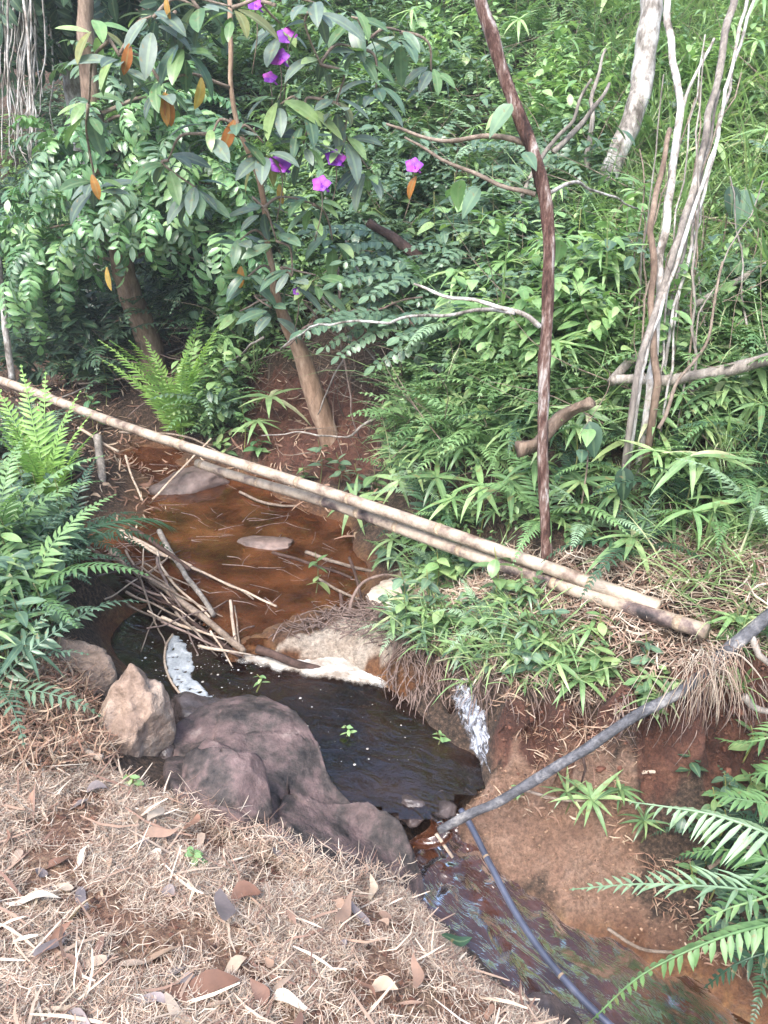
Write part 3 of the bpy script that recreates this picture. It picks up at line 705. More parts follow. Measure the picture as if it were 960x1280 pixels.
rock_ball('wet_stone', PZ(512,1012,-.1), (.075,.07,.06), 'rock_wet', 'glistening black stone in the spill beside the low rock', 11)
rock_ball('wet_stone', PZ(552,1008,-.12), (.06,.05,.06), 'rock_wet', 'small wet stone at the end of the broken branch', 12)
rock_ball('wet_stone', PZ(690,1290,-.27), (.09,.12,.06), 'rock_wet', 'wet stone under the straw beside the hose', 14)
# clods of red earth on the cut bank
cl = []
for i in range(22):
    px = random.uniform(630, 960); py = random.uniform(890, 985)
    q = HIT(px, py); s = random.uniform(.008, .022)
    cl.append((q, s))
for i, (q, s) in enumerate(cl):
    rock_ball('earth_clod', q, (s, s, s*.8), 'clod' if 'clod' in M else M.setdefault('clod', surf_mat('clod', [(.3, (.08,.03,.02)), (.7, (.19,.085,.055))], scale=12, bump=.5)),
              'crumbled clod of red earth on the cut bank', 20+i, (i, i*2., i*3.), 2, 6, 'clod', 'clods of earth on the cut bank')

# ================================================================== POLES, BRANCH, HOSE
def bamboo(name, a, b, r0, r1, mat, label, nodes, sag=.02, seed=0):
    a = Vector(a); b = Vector(b); rt = root_empty(name, a, label, 'pole', 'bamboo poles across the stream')
    path = [a.lerp(b, t)+Vector((0, 0, -sag*math.sin(math.pi*t)+.012*math.sin(t*9+seed)))+Vector((.008*math.sin(t*13+seed), 0, 0)) for t in np.linspace(0, 1, 60)]
    ge = Geo(); tube_geo(ge, [q-a for q in path], r0, r1, 14, .04, seed); link('culm', ge.mesh('culm'), mat, rt)
    for k in range(nodes):
        t = (k+.5+.36*math.sin(k*5.1+seed))/nodes; j = int(t*59); q = path[j]; d = (path[min(59, j+1)]-path[max(0, j-1)]).normalized()
        r = (r0+(r1-r0)*t)
        ge = Geo(); tube_geo(ge, [d*-.014, d*-.006, d*.0, d*.008, d*.016], r, r, 14, .05, seed+k, True, lambda f: [.99, 1.04, 1.08, 1.04, .99][int(round(f*4))])
        n_ = link('node_ring', ge.mesh('node_ring'), 'node', rt); n_.location = q-a
    return rt
pA0 = PZ(-14,473,.47); pA1 = PZ(822,757,.60)
bamboo('bamboo_pole', pA0, pA1, .033, .027, 'bamboo', 'long tan bamboo pole spanning the stream from bank to bank', 10, .0, 1)
tB = (240+14)/(822+14)
qB = PZ(248,577,.385)
pB1 = PZ(886,791,.585)
bamboo('bamboo_pole', qB, pB1, .027, .029, 'bamboo_dark', 'shorter blotched bamboo pole with black stretches, lying against the long pole', 8, .0, 4)
# broken branch leaning over the mud
bp = smooth_path([PZ(1010,740,.78), PZ(960,772,.70), PZ(915,808,.62), PZ(850,862,.50), PZ(780,905,.40), PZ(700,955,.25), PZ(620,1003,.07), PZ(548,1037,-.07)], 9, .012, 2)
br = root_empty('broken_branch', bp[0], 'dark grey bare branch leaning from the bank down to the water', 'branch')
tube('limb', bp, .024, .015, 'branch_dark', 12, .22, 3, br)
tube('side_twig', [bp[14], bp[14]+Vector((.02, -.05, -.06)), bp[14]+Vector((.12, -.10, -.13)), bp[14]+Vector((.25, -.12, -.16))], .014, .006, 'bark_grey', 7, .2, 1, br)
tube('side_twig', [bp[42], bp[42]+Vector((.01, -.03, -.05)), bp[42]+Vector((.0, -.04, -.10))], .006, .003, 'twig_dark', 6, .2, 2, br)
# dry grass hung over it
dg = Geo(); tb = PZ(893,822,.60)
for i in range(130):
    a = random.random(); s = Vector((random.gauss(0, .05), random.gauss(0, .025), random.gauss(.03, .02)))+(PZ(850,862,.52)-tb)*random.uniform(-.25, .75)*.6
    p0 = tb+s; L = random.uniform(.07, .24); sw = random.gauss(0, .06)
    sgn = -1 if random.random() < .8 else .5
    pts = [p0, p0+Vector((sw*.4, sgn*.04, .01)), p0+Vector((sw, sgn*.07, -L*.55)), p0+Vector((sw*1.15, sgn*.075, -L))]
    tube_geo(dg, [q-tb for q in smooth_path(pts, 3)], .0016, .0008, 3, tint=random.random())
o = link('dry_grass_tuft', dg.mesh('dry_grass_tuft'), 'straw'); o.location = tb
tag(o, 'bundle of dead grass draped over the leaning branch', 'dead grass')
# hose
m, nt, out = new_mat('hose'); p = N(nt, 'ShaderNodeBsdfPrincipled', Roughness=.28); tc = objcoord(nt)
nz = N(nt, 'ShaderNodeTexNoise', Scale=9., Detail=5.); nt.links.new(tc, nz.inputs['Vector'])
nt.links.new(ramp(nt, nz.outputs[0], [(.35, (.035,.04,.06)), (.6, (.075,.085,.125)), (.75, (.18,.18,.20))]).outputs[0], p.inputs['Base Color']); nt.links.new(p.outputs[0], out.inputs[0]); M['hose'] = m
hp = smooth_path([PZ(576,1012,-.10), PZ(590,1035,-.12), PZ(615,1085,-.16), PZ(650,1150,-.20), PZ(695,1212,-.22), PZ(755,1275,-.23), PZ(840,1345,-.24)], 8)
hs = root_empty('hose', hp[0], 'dark blue plastic hose dipping down across the stream', 'hose')
tube('hose_tube', hp, .012, .012, 'hose', 14, .0, 0, hs)
for k in (14, 33):
    d = (hp[k+1]-hp[k-1]).normalized(); ge = Geo(); tube_geo(ge, [d*-.004, d*.0, d*.004], .0126, .0126, 14); n_ = link('joint_ring', ge.mesh('joint_ring'), 'node', hs); n_.location = hp[k]-hp[0]
tag(tube('short_cane', [PZ(545,1042,-.12), PZ(556,1058,-.16), PZ(566,1072,-.19)], .007, .006, 'twig_pale', 7, .1), 'short pale cane poking into the stream under the branch tip', 'stick')

# ================================================================== STICKS
def stick(pts, r0, r1, mat, label, group=None, wob=.01, name='stick', n=7, seed=0):
    P = smooth_path([PZ(*q) for q in pts], 6, wob, seed)
    # the butt end settles on what lies under it
    return tag(tube(name, P, r0, r1, mat, n, .2, seed), label, 'stick', group)
DG = 'sticks jammed in the dam'
S = [ ([(110,684,.06),(200,748,.02),(300,822,-.02)], .014, .010, 'twig_dark', 'longest dark stick along the lower edge of the dam'),
      ([(140,688,.05),(160,706,.05),(230,755,.04),(305,812,.0)], .021, .016, 'twig', 'thick brown stick in the middle of the dam'),
      ([(196,690,.08),(203,712,.08),(222,733,.06),(262,770,.03)], .008, .006, 'twig_pale', 'thin pale crooked stick lying over the dam'),
      ([(198,664,.06),(228,712,.06),(268,770,.03)], .017, .013, 'bark_grey', 'grey barkless stick slanting across the dam'),
      ([(148,662,.05),(200,690,.05),(240,710,.04),(345,758,.01)], .011, .006, 'twig_pale', 'long straight pale stick reaching into the upper pool'),
      ([(150,668,.06),(195,690,.06),(240,708,.05)], .009, .007, 'twig_pale', 'short pale stick doubled against the long pale one'),
      ([(165,660,.07),(200,684,.07),(238,712,.06)], .014, .012, 'twig_dark', 'short black stick crossing the pale ones'),
      ([(287,752,.09),(292,780,.04),(296,808,-.01)], .008, .009, 'twig_pale', 'short pale stick standing upright at the dam corner'),
      ([(294,756,.06),(297,790,.03),(299,812,.0)], .004, .005, 'twig', 'thin brown stick standing beside the upright pale one'),
      ([(238,708,.03),(290,732,.02),(318,748,.01)], .007, .005, 'twig', 'brown stick half sunk in the upper pool'),
      ([(160,755,.0),(200,775,.0),(212,780,-.02)], .007, .005, 'twig', 'short stick floating on the dark pool'),
      ([(181,682,.09),(176,710,.05),(171,732,.0)], .004, .003, 'twig_pale', 'thin upright straw coloured twig at the head of the dam'),
      ([(205,758,.03),(186,785,.0),(176,815,-.04)], .004, .003, 'twig', 'thin twig trailing from the dam into the dark pool'),
      ([(183,718,.05),(202,704,.07),(210,696,.08)], .006, .004, 'twig', 'short forked twig between the dam sticks'),
      ([(120,700,.02),(170,730,.0),(215,770,-.03),(280,815,-.04)], .010, .008, 'twig_dark', 'wet black stick under the dam'),
      ([(210,735,.03),(250,770,.02),(306,815,.0)], .018, .014, 'twig', 'brown stick buried in the dam debris'),
      ([(322,812,.0),(362,826,-.02),(402,836,-.05)], .022, .018, 'twig_dark', 'stub of dark log at the edge of the foam') ]
for i, (pts, a, b_, mt, lb) in enumerate(S): stick(pts, a, b_, mt, lb, DG, .012, seed=i)
for i, (pts, a, b_, mt, lb) in enumerate([
      ([(437,697,.14),(447,730,.09),(453,768,.03)], .009, .007, 'twig_dark', 'black stick standing in the pool beside the silt patch'),
      ([(425,742,.09),(430,770,.02)], .010, .009, 'twig_dark', 'short black stub next to the standing stick'),
      ([(436,770,.03),(440,748,.10),(455,728,.14),(480,719,.14),(508,722,.09)], .010, .006, 'root', 'arched root looping over the silt patch'),
      ([(190,624,.03),(228,585,.17),(264,548,.30)], .008, .006, 'twig_pale', 'pale stick leaning on the pole above the grey stone'),
      ([(157,570,.22),(165,595,.12),(178,626,.03)], .008, .007, 'twig_pale', 'crooked pale stick standing in the pool margin'),
      ([(122,545,.34),(126,585,.20),(128,630,.06)], .030, .026, 'bark_grey', 'thick grey stump post at the pool margin'),
      ([(98,535,.37),(125,552,.30),(148,564,.24)], .011, .009, 'twig_pale', 'short broken pale stick below the bamboo pole'),
      ([(383,690,.01),(420,703,.01),(466,714,.02)], .012, .009, 'twig', 'waterlogged stick lying across the upper pool'),
      ([(340,690,.005),(400,708,.005),(440,722,.01)], .010, .007, 'twig_dark', 'dark waterlogged stick near the flat stone'),
      ([(395,722,.01),(430,742,.02),(455,750,.03)], .008, .007, 'twig', 'stick resting at the corner of the silt patch'),
      ([(300,615,.02),(335,630,.02),(370,632,.02)], .010, .008, 'twig', 'sunken stick beneath the long bamboo pole'),
      ([(150,540,.22),(230,545,.2),(290,575,.1)], .010, .006, 'twig', 'brown stick behind the bamboo pole on the far shore'),
      ([(75,905,.34),(100,935,.33),(128,948,.32)], .016, .012, 'twig_pale', 'stout tan stick lying beside the upright boulder'),
      ([(640,985,.05),(700,1000,.03),(735,1002,.03)], .006, .005, 'twig', 'thin root lying on the mud bank'),
      ([(610,905,.06),(660,892,.15),(720,850,.3)], .008, .005, 'root', 'brown root running along the cut bank'),
      ([(745,985,.05),(790,968,.07),(840,965,.08)], .008, .006, 'twig_pale', 'pale root across the foot of the cut bank'),
      ([(885,1085,.0),(930,1060,.05),(985,1085,.05)], .007, .006, 'twig', 'brown stem behind the drooping fern fronds'),
      ([(930,870,.46),(945,885,.42),(975,892,.42)], .014, .010, 'bark_grey', 'grey broken root poking from the red bank'),
      ([(760,1160,-.22),(800,1185,-.28),(855,1190,-.28)], .006, .005, 'twig', 'twig at the water edge under the ferns')]):
    stick(pts, a, b_, mt, lb, None, .008, seed=40+i)
for i in range(22):
    t = random.random(); px, py = 130+t*160+random.gauss(0, 14), 690+t*118+random.gauss(0, 12); a = random.gauss(.62, .45); L = random.uniform(25, 75)
    mt_ = random.choice(['twig', 'twig_dark', 'twig_pale', 'root'])
    stick([(px-math.cos(a)*L, py-math.sin(a)*L*.9, .06+random.uniform(0, .05)), (px, py, .05+random.uniform(0, .03)), (px+math.cos(a)*L, py+math.sin(a)*L*.9, .0)], random.uniform(.004, .010), .003, mt_,
          {'twig': 'thin brown', 'twig_dark': 'thin black', 'twig_pale': 'thin pale', 'root': 'thin reddish'}[mt_]+' twig in the tangle of the dam', 'twigs in the tangle of the dam', .02, seed=80+i)
# debris mat of twigs and roots on the dam shoulder
dm = Geo()
def strew(ge, n, poly, lmin, lmax, r, up=.02, steep=0.25):
    P = poly_world(poly); x0, y0 = P.min(0); x1, y1 = P.max(0); c = 0
    while c < n:
        x = random.uniform(x0, x1); y = random.uniform(y0, y1)
        if not inpoly(np.array([x]), np.array([y]), P)[0]: continue
        c += 1; a = random.uniform(0, math.pi*2); L = random.uniform(lmin, lmax); z = max(g(x, y), -.06)
        d = Vector((math.cos(a), math.sin(a), random.uniform(-steep, steep))); q = Vector((x, y, z+random.uniform(.0, up)))
        b_ = Vector((random.gauss(0, .2), random.gauss(0, .2), random.gauss(0, .2)))*L
        tube_geo(ge, smooth_path([q-d*L/2, q+b_*.3, q+d*L/2], 3), r*random.uniform(.5, 1.3), r*.4, 4, tint=random.random())
strew(dm, 260, [(300,812),(345,797),(400,772),(460,752),(500,775),(520,815),(470,808),(430,795),(380,792),(330,812)], .05, .2, .0035, .04)
strew(dm, 130, [(140,690),(200,725),(300,800),(305,820),(220,760),(140,705)], .06, .25, .004, .04)
PZS = [(150,580),(250,575),(400,625),(470,690),(440,745),(330,770),(290,760),(230,720),(180,660)]
for i in range(170):
    px = random.uniform(150, 470); py = random.uniform(575, 790)
    if not inpoly(np.array([float(px)]), np.array([float(py)]), np.array(PZS, float))[0]: continue
    q = PZ(px, py, random.uniform(-.004, .006)); a = random.gauss(-.5, .7); L = random.uniform(.04, .22); d = Vector((math.cos(a), math.sin(a), 0))
    tube_geo(dm, smooth_path([q-d*L/2, q+Vector((random.gauss(0, .01), random.gauss(0, .01), 0)), q+d*L/2], 3), random.uniform(.001, .004), .001, 4, tint=random.random())
tag(link('twig_debris', dm.mesh('twig_debris'), 'root'), 'tangled twigs and rootlets caught along the dam', 'debris', kind='stuff')
# root curtain round the cascade
rc = Geo()
for i in range(330):
    px = random.uniform(485, 640); py = random.uniform(790, 880); q = HIT(px, py, .02)
    L = random.uniform(.05, .22); s = random.gauss(0, .3)
    e = q+Vector((s*L, -random.uniform(.02, .1), -L*random.uniform(.3, 1)))
    tube_geo(rc, smooth_path([q, q.lerp(e, .5)+Vector((random.gauss(0, .02), -.03, random.uniform(-.01, .04))), e], 3), random.uniform(.0015, .004), .001, 4, tint=random.random())
for i in range(130):
    px = random.uniform(640, 960); py = random.uniform(845, 885); q = HIT(px, py, .0)
    L = random.uniform(.06, .28); e = q+Vector((random.gauss(0, .05), -random.uniform(.03, .08), -L))
    tube_geo(rc, smooth_path([q, q.lerp(e, .4)+Vector((random.gauss(0, .02), -.05, .01)), e], 3), random.uniform(.0015, .003), .001, 4, tint=random.random())
tag(link('hanging_roots', rc.mesh('hanging_roots'), 'root'), 'fine roots hanging from the eroded lip of the bank', 'roots', kind='stuff')

# ================================================================== STRAW AND LITTER
def scatter_strips(name, mat, n, sampler, lrange, wrange, label, cat, lift=.03, tilt=.35, bend=.25):
    """n thin bent strips lying on the ground, one mesh (nobody could count them)"""
    x, y, dens = sampler(n); n = len(x)
    z = G(x, y)
    L = RNG.uniform(*lrange, n)*RNG.uniform(.5, 1, n); w = RNG.uniform(*wrange, n); a = RNG.uniform(0, 2*np.pi, n)
    el = RNG.normal(0, tilt, n); bx = RNG.normal(0, bend, n); bz = RNG.normal(0, bend*.6, n)
    D = np.stack([np.cos(a)*np.cos(el), np.sin(a)*np.cos(el), np.sin(el)], 1); Sd = np.stack([-np.sin(a), np.cos(a), RNG.normal(0, .5, n)], 1)
    Up = np.cross(D, Sd); base = np.stack([x, y, z+np.abs(RNG.normal(0, lift, n))+.004+np.abs(np.sin(el))*L*.3], 1)
    V = np.empty((n, 4, 2, 3)); 
    for k, t in enumerate((-.5, -.17, .17, .5)):
        c = base+D*(t*L)[:, None]+(Sd*bx[:, None]+Up*bz[:, None])*((t*t*4)*L*.5)[:, None]
        ww = (w*(.5 if k in (0, 3) else 1.0)*.5)[:, None]
        V[:, k, 0] = c+Sd*ww; V[:, k, 1] = c-Sd*ww
    q = np.array([[0,1,3,2],[2,3,5,4],[4,5,7,6]]); Q = (np.arange(n)[:, None, None]*8+q[None]).reshape(-1, 4)
    C = np.repeat(np.stack([RNG.random(n), np.ones(n)], 1), 8, 0)
    return tag(link(name, mesh_np(name, V.reshape(-1, 3), Q, None, C), mat), label, cat, kind='stuff')
def poly_sampler(P, dens_fn=None):
    def f(n):
        x0, y0 = P.min(0); x1, y1 = P.max(0); X = []; Y = []; c = 0
        while c < n:
            x = RNG.uniform(x0, x1, n); y = RNG.uniform(y0, y1, n); k = inpoly(x, y, P)
            if dens_fn is not None: k &= RNG.random(n) < dens_fn(x, y)
            X.append(x[k]); Y.append(y[k]); c += k.sum()
        return np.concatenate(X)[:n], np.concatenate(Y)[:n], None
    return f
SV_ = poly_world([(-60,1285),(-60,965),(40,935),(130,965),(215,1000),(330,1038),(420,1092),(500,1120),(550,1170),(610,1235),(700,1290)])
SV_ = np.vstack([SV_, [[.75,.7],[-1.3,.7]]])
dfn = lambda x, y: np.clip((fbm(x*5.5, y*5.5, 101)-.31)*4.5, .05, 1)
scatter_strips('straw', 'straw', 78000, poly_sampler(SV_, dfn), (.02, .085), (.0008, .0021), 'pale cut straw strewn over the near bank', 'straw', .010, .2)
scatter_strips('coarse_straw', 'straw', 650, poly_sampler(SV_, dfn), (.08, .26), (.003, .007), 'longer straw stems lying on the near bank', 'straw', .02, .18, .12)
# straw slipping over the rock
SR = poly_world([(205,1005),(300,1040),(380,1080),(470,1108),(520,1118),(430,1125),(300,1065)])
scatter_strips('straw_fringe', 'straw', 2200, poly_sampler(SR), (.03, .13), (.0012, .003), 'straw spilling over the foot of the rocks', 'straw', .05, .35)
LB = poly_world([(-40,960),(-40,790),(60,780),(110,850),(150,960),(60,975)])
scatter_strips('bank_thatch', 'dry_leaf', 5000, poly_sampler(LB), (.04, .16), (.002, .006), 'brown thatch of dead stems on the fern bank', 'thatch', .03, .5)
# dead stems and litter over the right bank and the hill foot
RB = poly_world([(480,770),(560,700),(680,700),(800,690),(980,700),(980,850),(800,865),(640,860),(560,850)])
scatter_strips('bank_litter', 'straw', 6500, poly_sampler(RB), (.04, .2), (.002, .006), 'dead grass stems under the plants of the right bank', 'litter', .02, .3)
RM = poly_world([(620,890),(700,890),(800,960),(760,990),(650,960)])
scatter_strips('root_mat', 'dry_leaf', 320, poly_sampler(RM), (.03, .14), (.0015, .004), 'rootlets lying on the broken red bank', 'roots', .012, .3)
HB = np.array([[-4, 5.2], [-3, 4.6], [0, 4.2], [1.5, 3.3], [3, 3.0], [4.2, 5], [2, 7.5], [-3, 9]])
scatter_strips('hill_litter', 'dry_leaf', 9000, poly_sampler(HB), (.05, .18), (.004, .014), 'fallen leaves and dead stems on the hillside', 'litter', .03, .35)

# individual fallen leaves on the straw
def fallen(px, py, L, W, mat, label, rz, group='fallen leaves on the straw', lift=.03, droop=.3, curl=.5, shape='ell', tiltx=0.):
    q = HIT(px, py, lift)
    V, Q, C = leaf_arr(L, W, shape, droop, .35, 7, curl); k = px*.37+py*.11
    V = V+np.stack([0*V[:, 0], .006*np.sin(V[:, 0]*60+k), .008*np.sin(V[:, 0]*45+k)+.004*np.sin(V[:, 1]*110+k)], 1)
    o = link('fallen_leaf', mesh_np('fallen_leaf', V, Q, None, np.stack([np.zeros(len(V)), C], 1)), mat)
    o.location = q; o.rotation_euler = (tiltx, -.05, rz); return tag(o, label, 'leaf', group)
fallen(283,1175, .11, .055, 'dead_grey', 'curled slate grey dead leaf amid the straw', 1.75, lift=.05, tiltx=.5)
fallen(398,1085, .10, .022, 'straw', 'narrow bleached leaf curling up by the rock', -.9, lift=.05)
fallen(290,1135, .08, .05, 'dry_leaf', 'reddish leaf scrap behind the slate grey leaf', .4)
fallen(50,1215, .09, .03, 'dead_grey', 'small grey leaf beside a pale husk', 1.2)
fallen(10,1140, .13, .03, 'straw', 'broad pale husk lying flat in the straw', .2)
fallen(552,1187, .09, .035, 'leaf_dark', 'shiny dark green leaf on the straw above the stream', .1, lift=.04)
fallen(210,1255, .16, .06, 'dry_leaf', 'large red brown leaf in the hollow of the straw', .3, lift=.02)
fallen(60,1190, .2, .014, 'straw', 'long ivory blade arching over the straw', -.6, lift=.04)
for i in range(110):
    px = random.uniform(-20, 640); py = random.uniform(985, 1280)
    if py < 960+px*.28 or px > 480+(py-1080)*.85: continue
    mt_ = random.choice(['dry_leaf', 'dry_leaf', 'straw', 'straw', 'dead_grey'])
    fallen(px, py, random.uniform(.03, .12), random.uniform(.008, .04), mt_,
           {'dry_leaf': 'small brown dry leaf fragment in the straw', 'straw': 'small straw coloured husk fragment in the straw', 'dead_grey': 'small grey dead leaf fragment in the straw'}[mt_], random.uniform(0, 6.3), 'dry leaf fragments in the straw', random.uniform(.008, .03), random.uniform(-.2, .4), random.uniform(-.5, .8), random.choice(['ell', 'lance', 'ovate']), random.uniform(-.5, .5))

# crumbs of earth and grit on the bare banks
def crumbs(name, P, n, r, mat, label):
    x, y, _ = poly_sampler(P)(n); z = G(x, y); s = r*(.25+RNG.random(n)**3); O = np.array([[1,0,0],[-1,0,0],[0,1,0],[0,-1,0],[0,0,.8],[0,0,-.8]])
    V = O[None]*RNG.uniform(.6, 1.3, (n, 6, 3))*s[:, None, None]+np.stack([x, y, z+s*.3+.004], 1)[:, None]
    T = np.array([[0,2,4],[2,1,4],[1,3,4],[3,0,4],[2,0,5],[1,2,5],[3,1,5],[0,3,5]]); T = (np.arange(n)[:, None, None]*6+T[None]).reshape(-1, 3)
    C = np.repeat(np.stack([RNG.random(n), np.ones(n)], 1), 6, 0)
    return tag(link(name, mesh_np(name, V.reshape(-1, 3), None, T, C, False), mat), label, 'soil', kind='stuff')
M['crumb_tan'] = leaf_mat('crumb_tan', [(0, (.10,.055,.035)), (.5, (.20,.115,.075)), (1, (.30,.19,.13))], rough=.9, trans=0, rib=0)
M['crumb_red'] = leaf_mat('crumb_red', [(0, (.03,.014,.01)), (.5, (.09,.037,.024)), (1, (.16,.075,.048))], rough=.9, trans=0, rib=0)
crumbs('mud_crumbs', MUD, 1100, .006, 'crumb_tan', 'crumbs and grit on the tan mud slope')
crumbs('earth_crumbs', RED, 1600, .008, 'crumb_red', 'crumbs of red earth on the cut bank')
crumbs('soil_crumbs', SV_, 2500, .010, 'crumb_red', 'crumbs of red soil between the straw')
MW = poly_world([(560,1040),(640,990),(780,1000),(800,1120),(860,1190),(960,1250),(960,1140),(860,1080)])
scatter_strips('mud_litter', 'dry_leaf', 420, poly_sampler(MW), (.02, .10), (.001, .006), 'bits of stem and leaf lying on the mud slope', 'litter', .006, .15)

# ================================================================== TREES
def dpath(pts, n=7, wob=.012, seed=0): return smooth_path([PY(*q) for q in pts], n, wob, seed)
def ground_start(pts, y0=None):
    return pts
# spray: twig with paired leaflets (a compound leaf), along +X drooping
_sp = {}
def spray_mesh(key, mat, L, npair, ll, lw, a0=10, a1=-50, shape='ell', up=(0, 0, 1), ldroop=.2, seed=0, rr=.003, odd=True):
    k = (key, mat)
    if k in _sp: return _sp[k]
    ge = Geo(); st = random.getstate(); random.seed(seed+hash(key) % 97 if False else seed)
    path = arc_path(L, a0, a1, 8); tube_geo(ge, path, rr, rr*.4, 4)
    la = leaf_arr(1, 1, shape, ldroop, .12, 4)
    for i in range(npair):
        f = .14+.86*(i+.5)/npair; x = f*(len(path)-1); j = min(int(x), len(path)-2); p = path[j].lerp(path[j+1], x-j); tan = (path[j+1]-path[j]).normalized()
        U = (Vector(up)-tan*Vector(up).dot(tan)).normalized(); side = U.cross(tan)
        sc = math.sin(math.pi*(.18+.72*f))**.5
        for sg in (-1, 1):
            d = tan*random.uniform(.1, .8)+side*sg+U*random.uniform(-.6, .25)
            V, Q, C = la; Vs = V*np.array([ll*sc, lw*sc, ll*sc])*random.uniform(.85, 1.12); B = np.array(basis(d, U))
            ge.add(Vs@B.T+np.array(p), Q, None, np.stack([np.full(len(V), random.uniform(0, .35)), C], 1))
    put_leaf(ge, leaf_arr(ll, lw, shape, ldroop, .12, 4), path[-1], path[-1]-path[-2])
    random.setstate(st)
    me = ge.mesh('spray_'+key); me.materials.append(M[mat]); _sp[k] = me; return me
def rand_dir(down=.3, az=None):
    a = random.uniform(0, 2*math.pi) if az is None else az
    return Vector((math.cos(a), math.sin(a), random.uniform(-down, .35)))
def crown(rt, centres, meshes, n, rad, name='leaf_spray', scale=(.7, 1.15), down=.7, base=None, bmat='twig', branches=True, br_r=.008, clear=None):
    """clusters of sprays round the ends of real branches"""
    o0 = rt.location
    for ci, c in enumerate(centres):
        c = Vector(c)
        if branches and base is not None:
            b0 = min(base, key=lambda q: (q-c).length+max(0, q.z-c.z)*1.5)
            mid = b0.lerp(c, .5)+Vector((random.gauss(0, .05), random.gauss(0, .05), .08))
            bo = tube('branch', smooth_path([b0, mid, c], 5, .01, ci), br_r*1.3, br_r*.5, bmat, 6, .15, ci, rt); o1 = o0+bo.location
        for k in range(n):
            off = Vector((random.gauss(0, 1), random.gauss(0, 1), random.gauss(0, .8))); off = off.normalized()*rad*random.random()**.6
            d = off.normalized()*.7+rand_dir(down)*.8+Vector((0, -.25, 0))
            if clear is not None and clear(c+off*.75): continue
            s = random.uniform(*scale)
            link(name, random.choice(meshes), None, bo, mat4(c+off*.75-o1, d, (0, 0, 1), s, random.uniform(-.5, .5)))

# --- thin red barked tree
tp = dpath([(683,712,3.0),(679,600,3.06),(680,480,3.1),(686,340,3.16),(684,270,3.2),(670,200,3.22),(650,150,3.26),(622,70,3.3),(594,-20,3.34),(570,-110,3.4)], 8, .008, 1)
tp[0].z = g(tp[0].x, tp[0].y)-.08
t1 = root_empty('slender_tree', tp[0], 'slender tree with flaking red brown bark bending left near its top', 'tree')
tube('trunk', tp, .0225, .024, 'bark_red', 12, .35, 5, t1)
for i, (pts, r) in enumerate([([(672,245,3.2),(600,222,3.3),(545,195,3.4),(505,172,3.5)], .010), ([(660,178,3.25),(600,172,3.35),(545,176,3.5),(480,155,3.7)], .012),
        ([(674,408,3.1),(645,390,3.1),(570,372,3.2),(520,354,3.3)], .011), ([(645,390,3.1),(580,390,3.3),(500,400,3.6),(400,408,4.0),(350,436,4.4)], .009),
        ([(684,240,3.22),(720,228,3.4),(760,245,3.6),(800,262,3.9)], .008)]):
    tube('branch', dpath(pts, 6, .02, i), r, r*.45, 'bark_pale' if i > 1 else 'twig', 7, .2, i, t1)
bl = [leaf_mesh('broad%d' % k, 'leaf_blue', .12, .065, 'ovate', .15+.1*k, .2, 9) for k in range(2)]+[leaf_mesh('broadl', 'leaf_light', .11, .06, 'ovate', .3, .2, 9)]
for px, py, y in [(640,130,3.2),(628,140,3.25),(655,190,3.2),(615,120,3.3),(600,235,3.35),(575,225,3.4),(735,535,3.1),(728,562,3.1),(700,300,3.3),(590,350,3.3)]:
    q = PY(px, py, y); link('leaf', random.choice(bl), None, t1, mat4(q-tp[0], rand_dir(.9)+Vector((0, -.4, -.3)), (0, -.5, 1), random.uniform(.7, 1.2)))

# --- pale mottled trunk
tp = dpath([(735,330,5.35),(748,262,5.4),(765,205,5.45),(790,150,5.5),(805,80,5.6),(816,-15,5.7),(822,-160,5.9),(826,-300,6.2)], 8, .01, 2); tp[0].z = g(tp[0].x, tp[0].y)-.1
t2 = root_empty('pale_tree', tp[0], 'leaning tree with smooth pale mottled trunk on the grassy slope', 'tree')
tube('trunk', tp, .06, .068, 'bark_pale', 12, .2, 6, t2)
tube('branch', dpath([(752,255,5.4),(735,190,5.5),(742,110,5.6),(760,60,5.7)], 6, .04, 3), .022, .008, 'bark_grey', 7, .2, 1, t2)
tube('branch', dpath([(690,190,5.3),(730,150,5.4),(765,105,5.5)], 6, .03, 5), .02, .010, 'bark_grey', 7, .2, 2, t2)
tube('branch', dpath([(600,360,5.0),(680,190,5.3),(720,140,5.3),(735,100,5.3)], 6, .03, 7), .016, .008, 'bark_grey', 7, .2, 3, t2)
sp_mid = [spray_mesh('mid%d' % k, 'leaf_mid', .38, 7, .10, .045, 15, -40-15*k, seed=k) for k in range(3)]
crown(t2, [PY(760,-300,6.4), PY(860,-320,6.6), PY(900,-260,6.4), PY(740,-250,6.9)], sp_mid, 12, .5, base=tp, bmat='bark_grey')

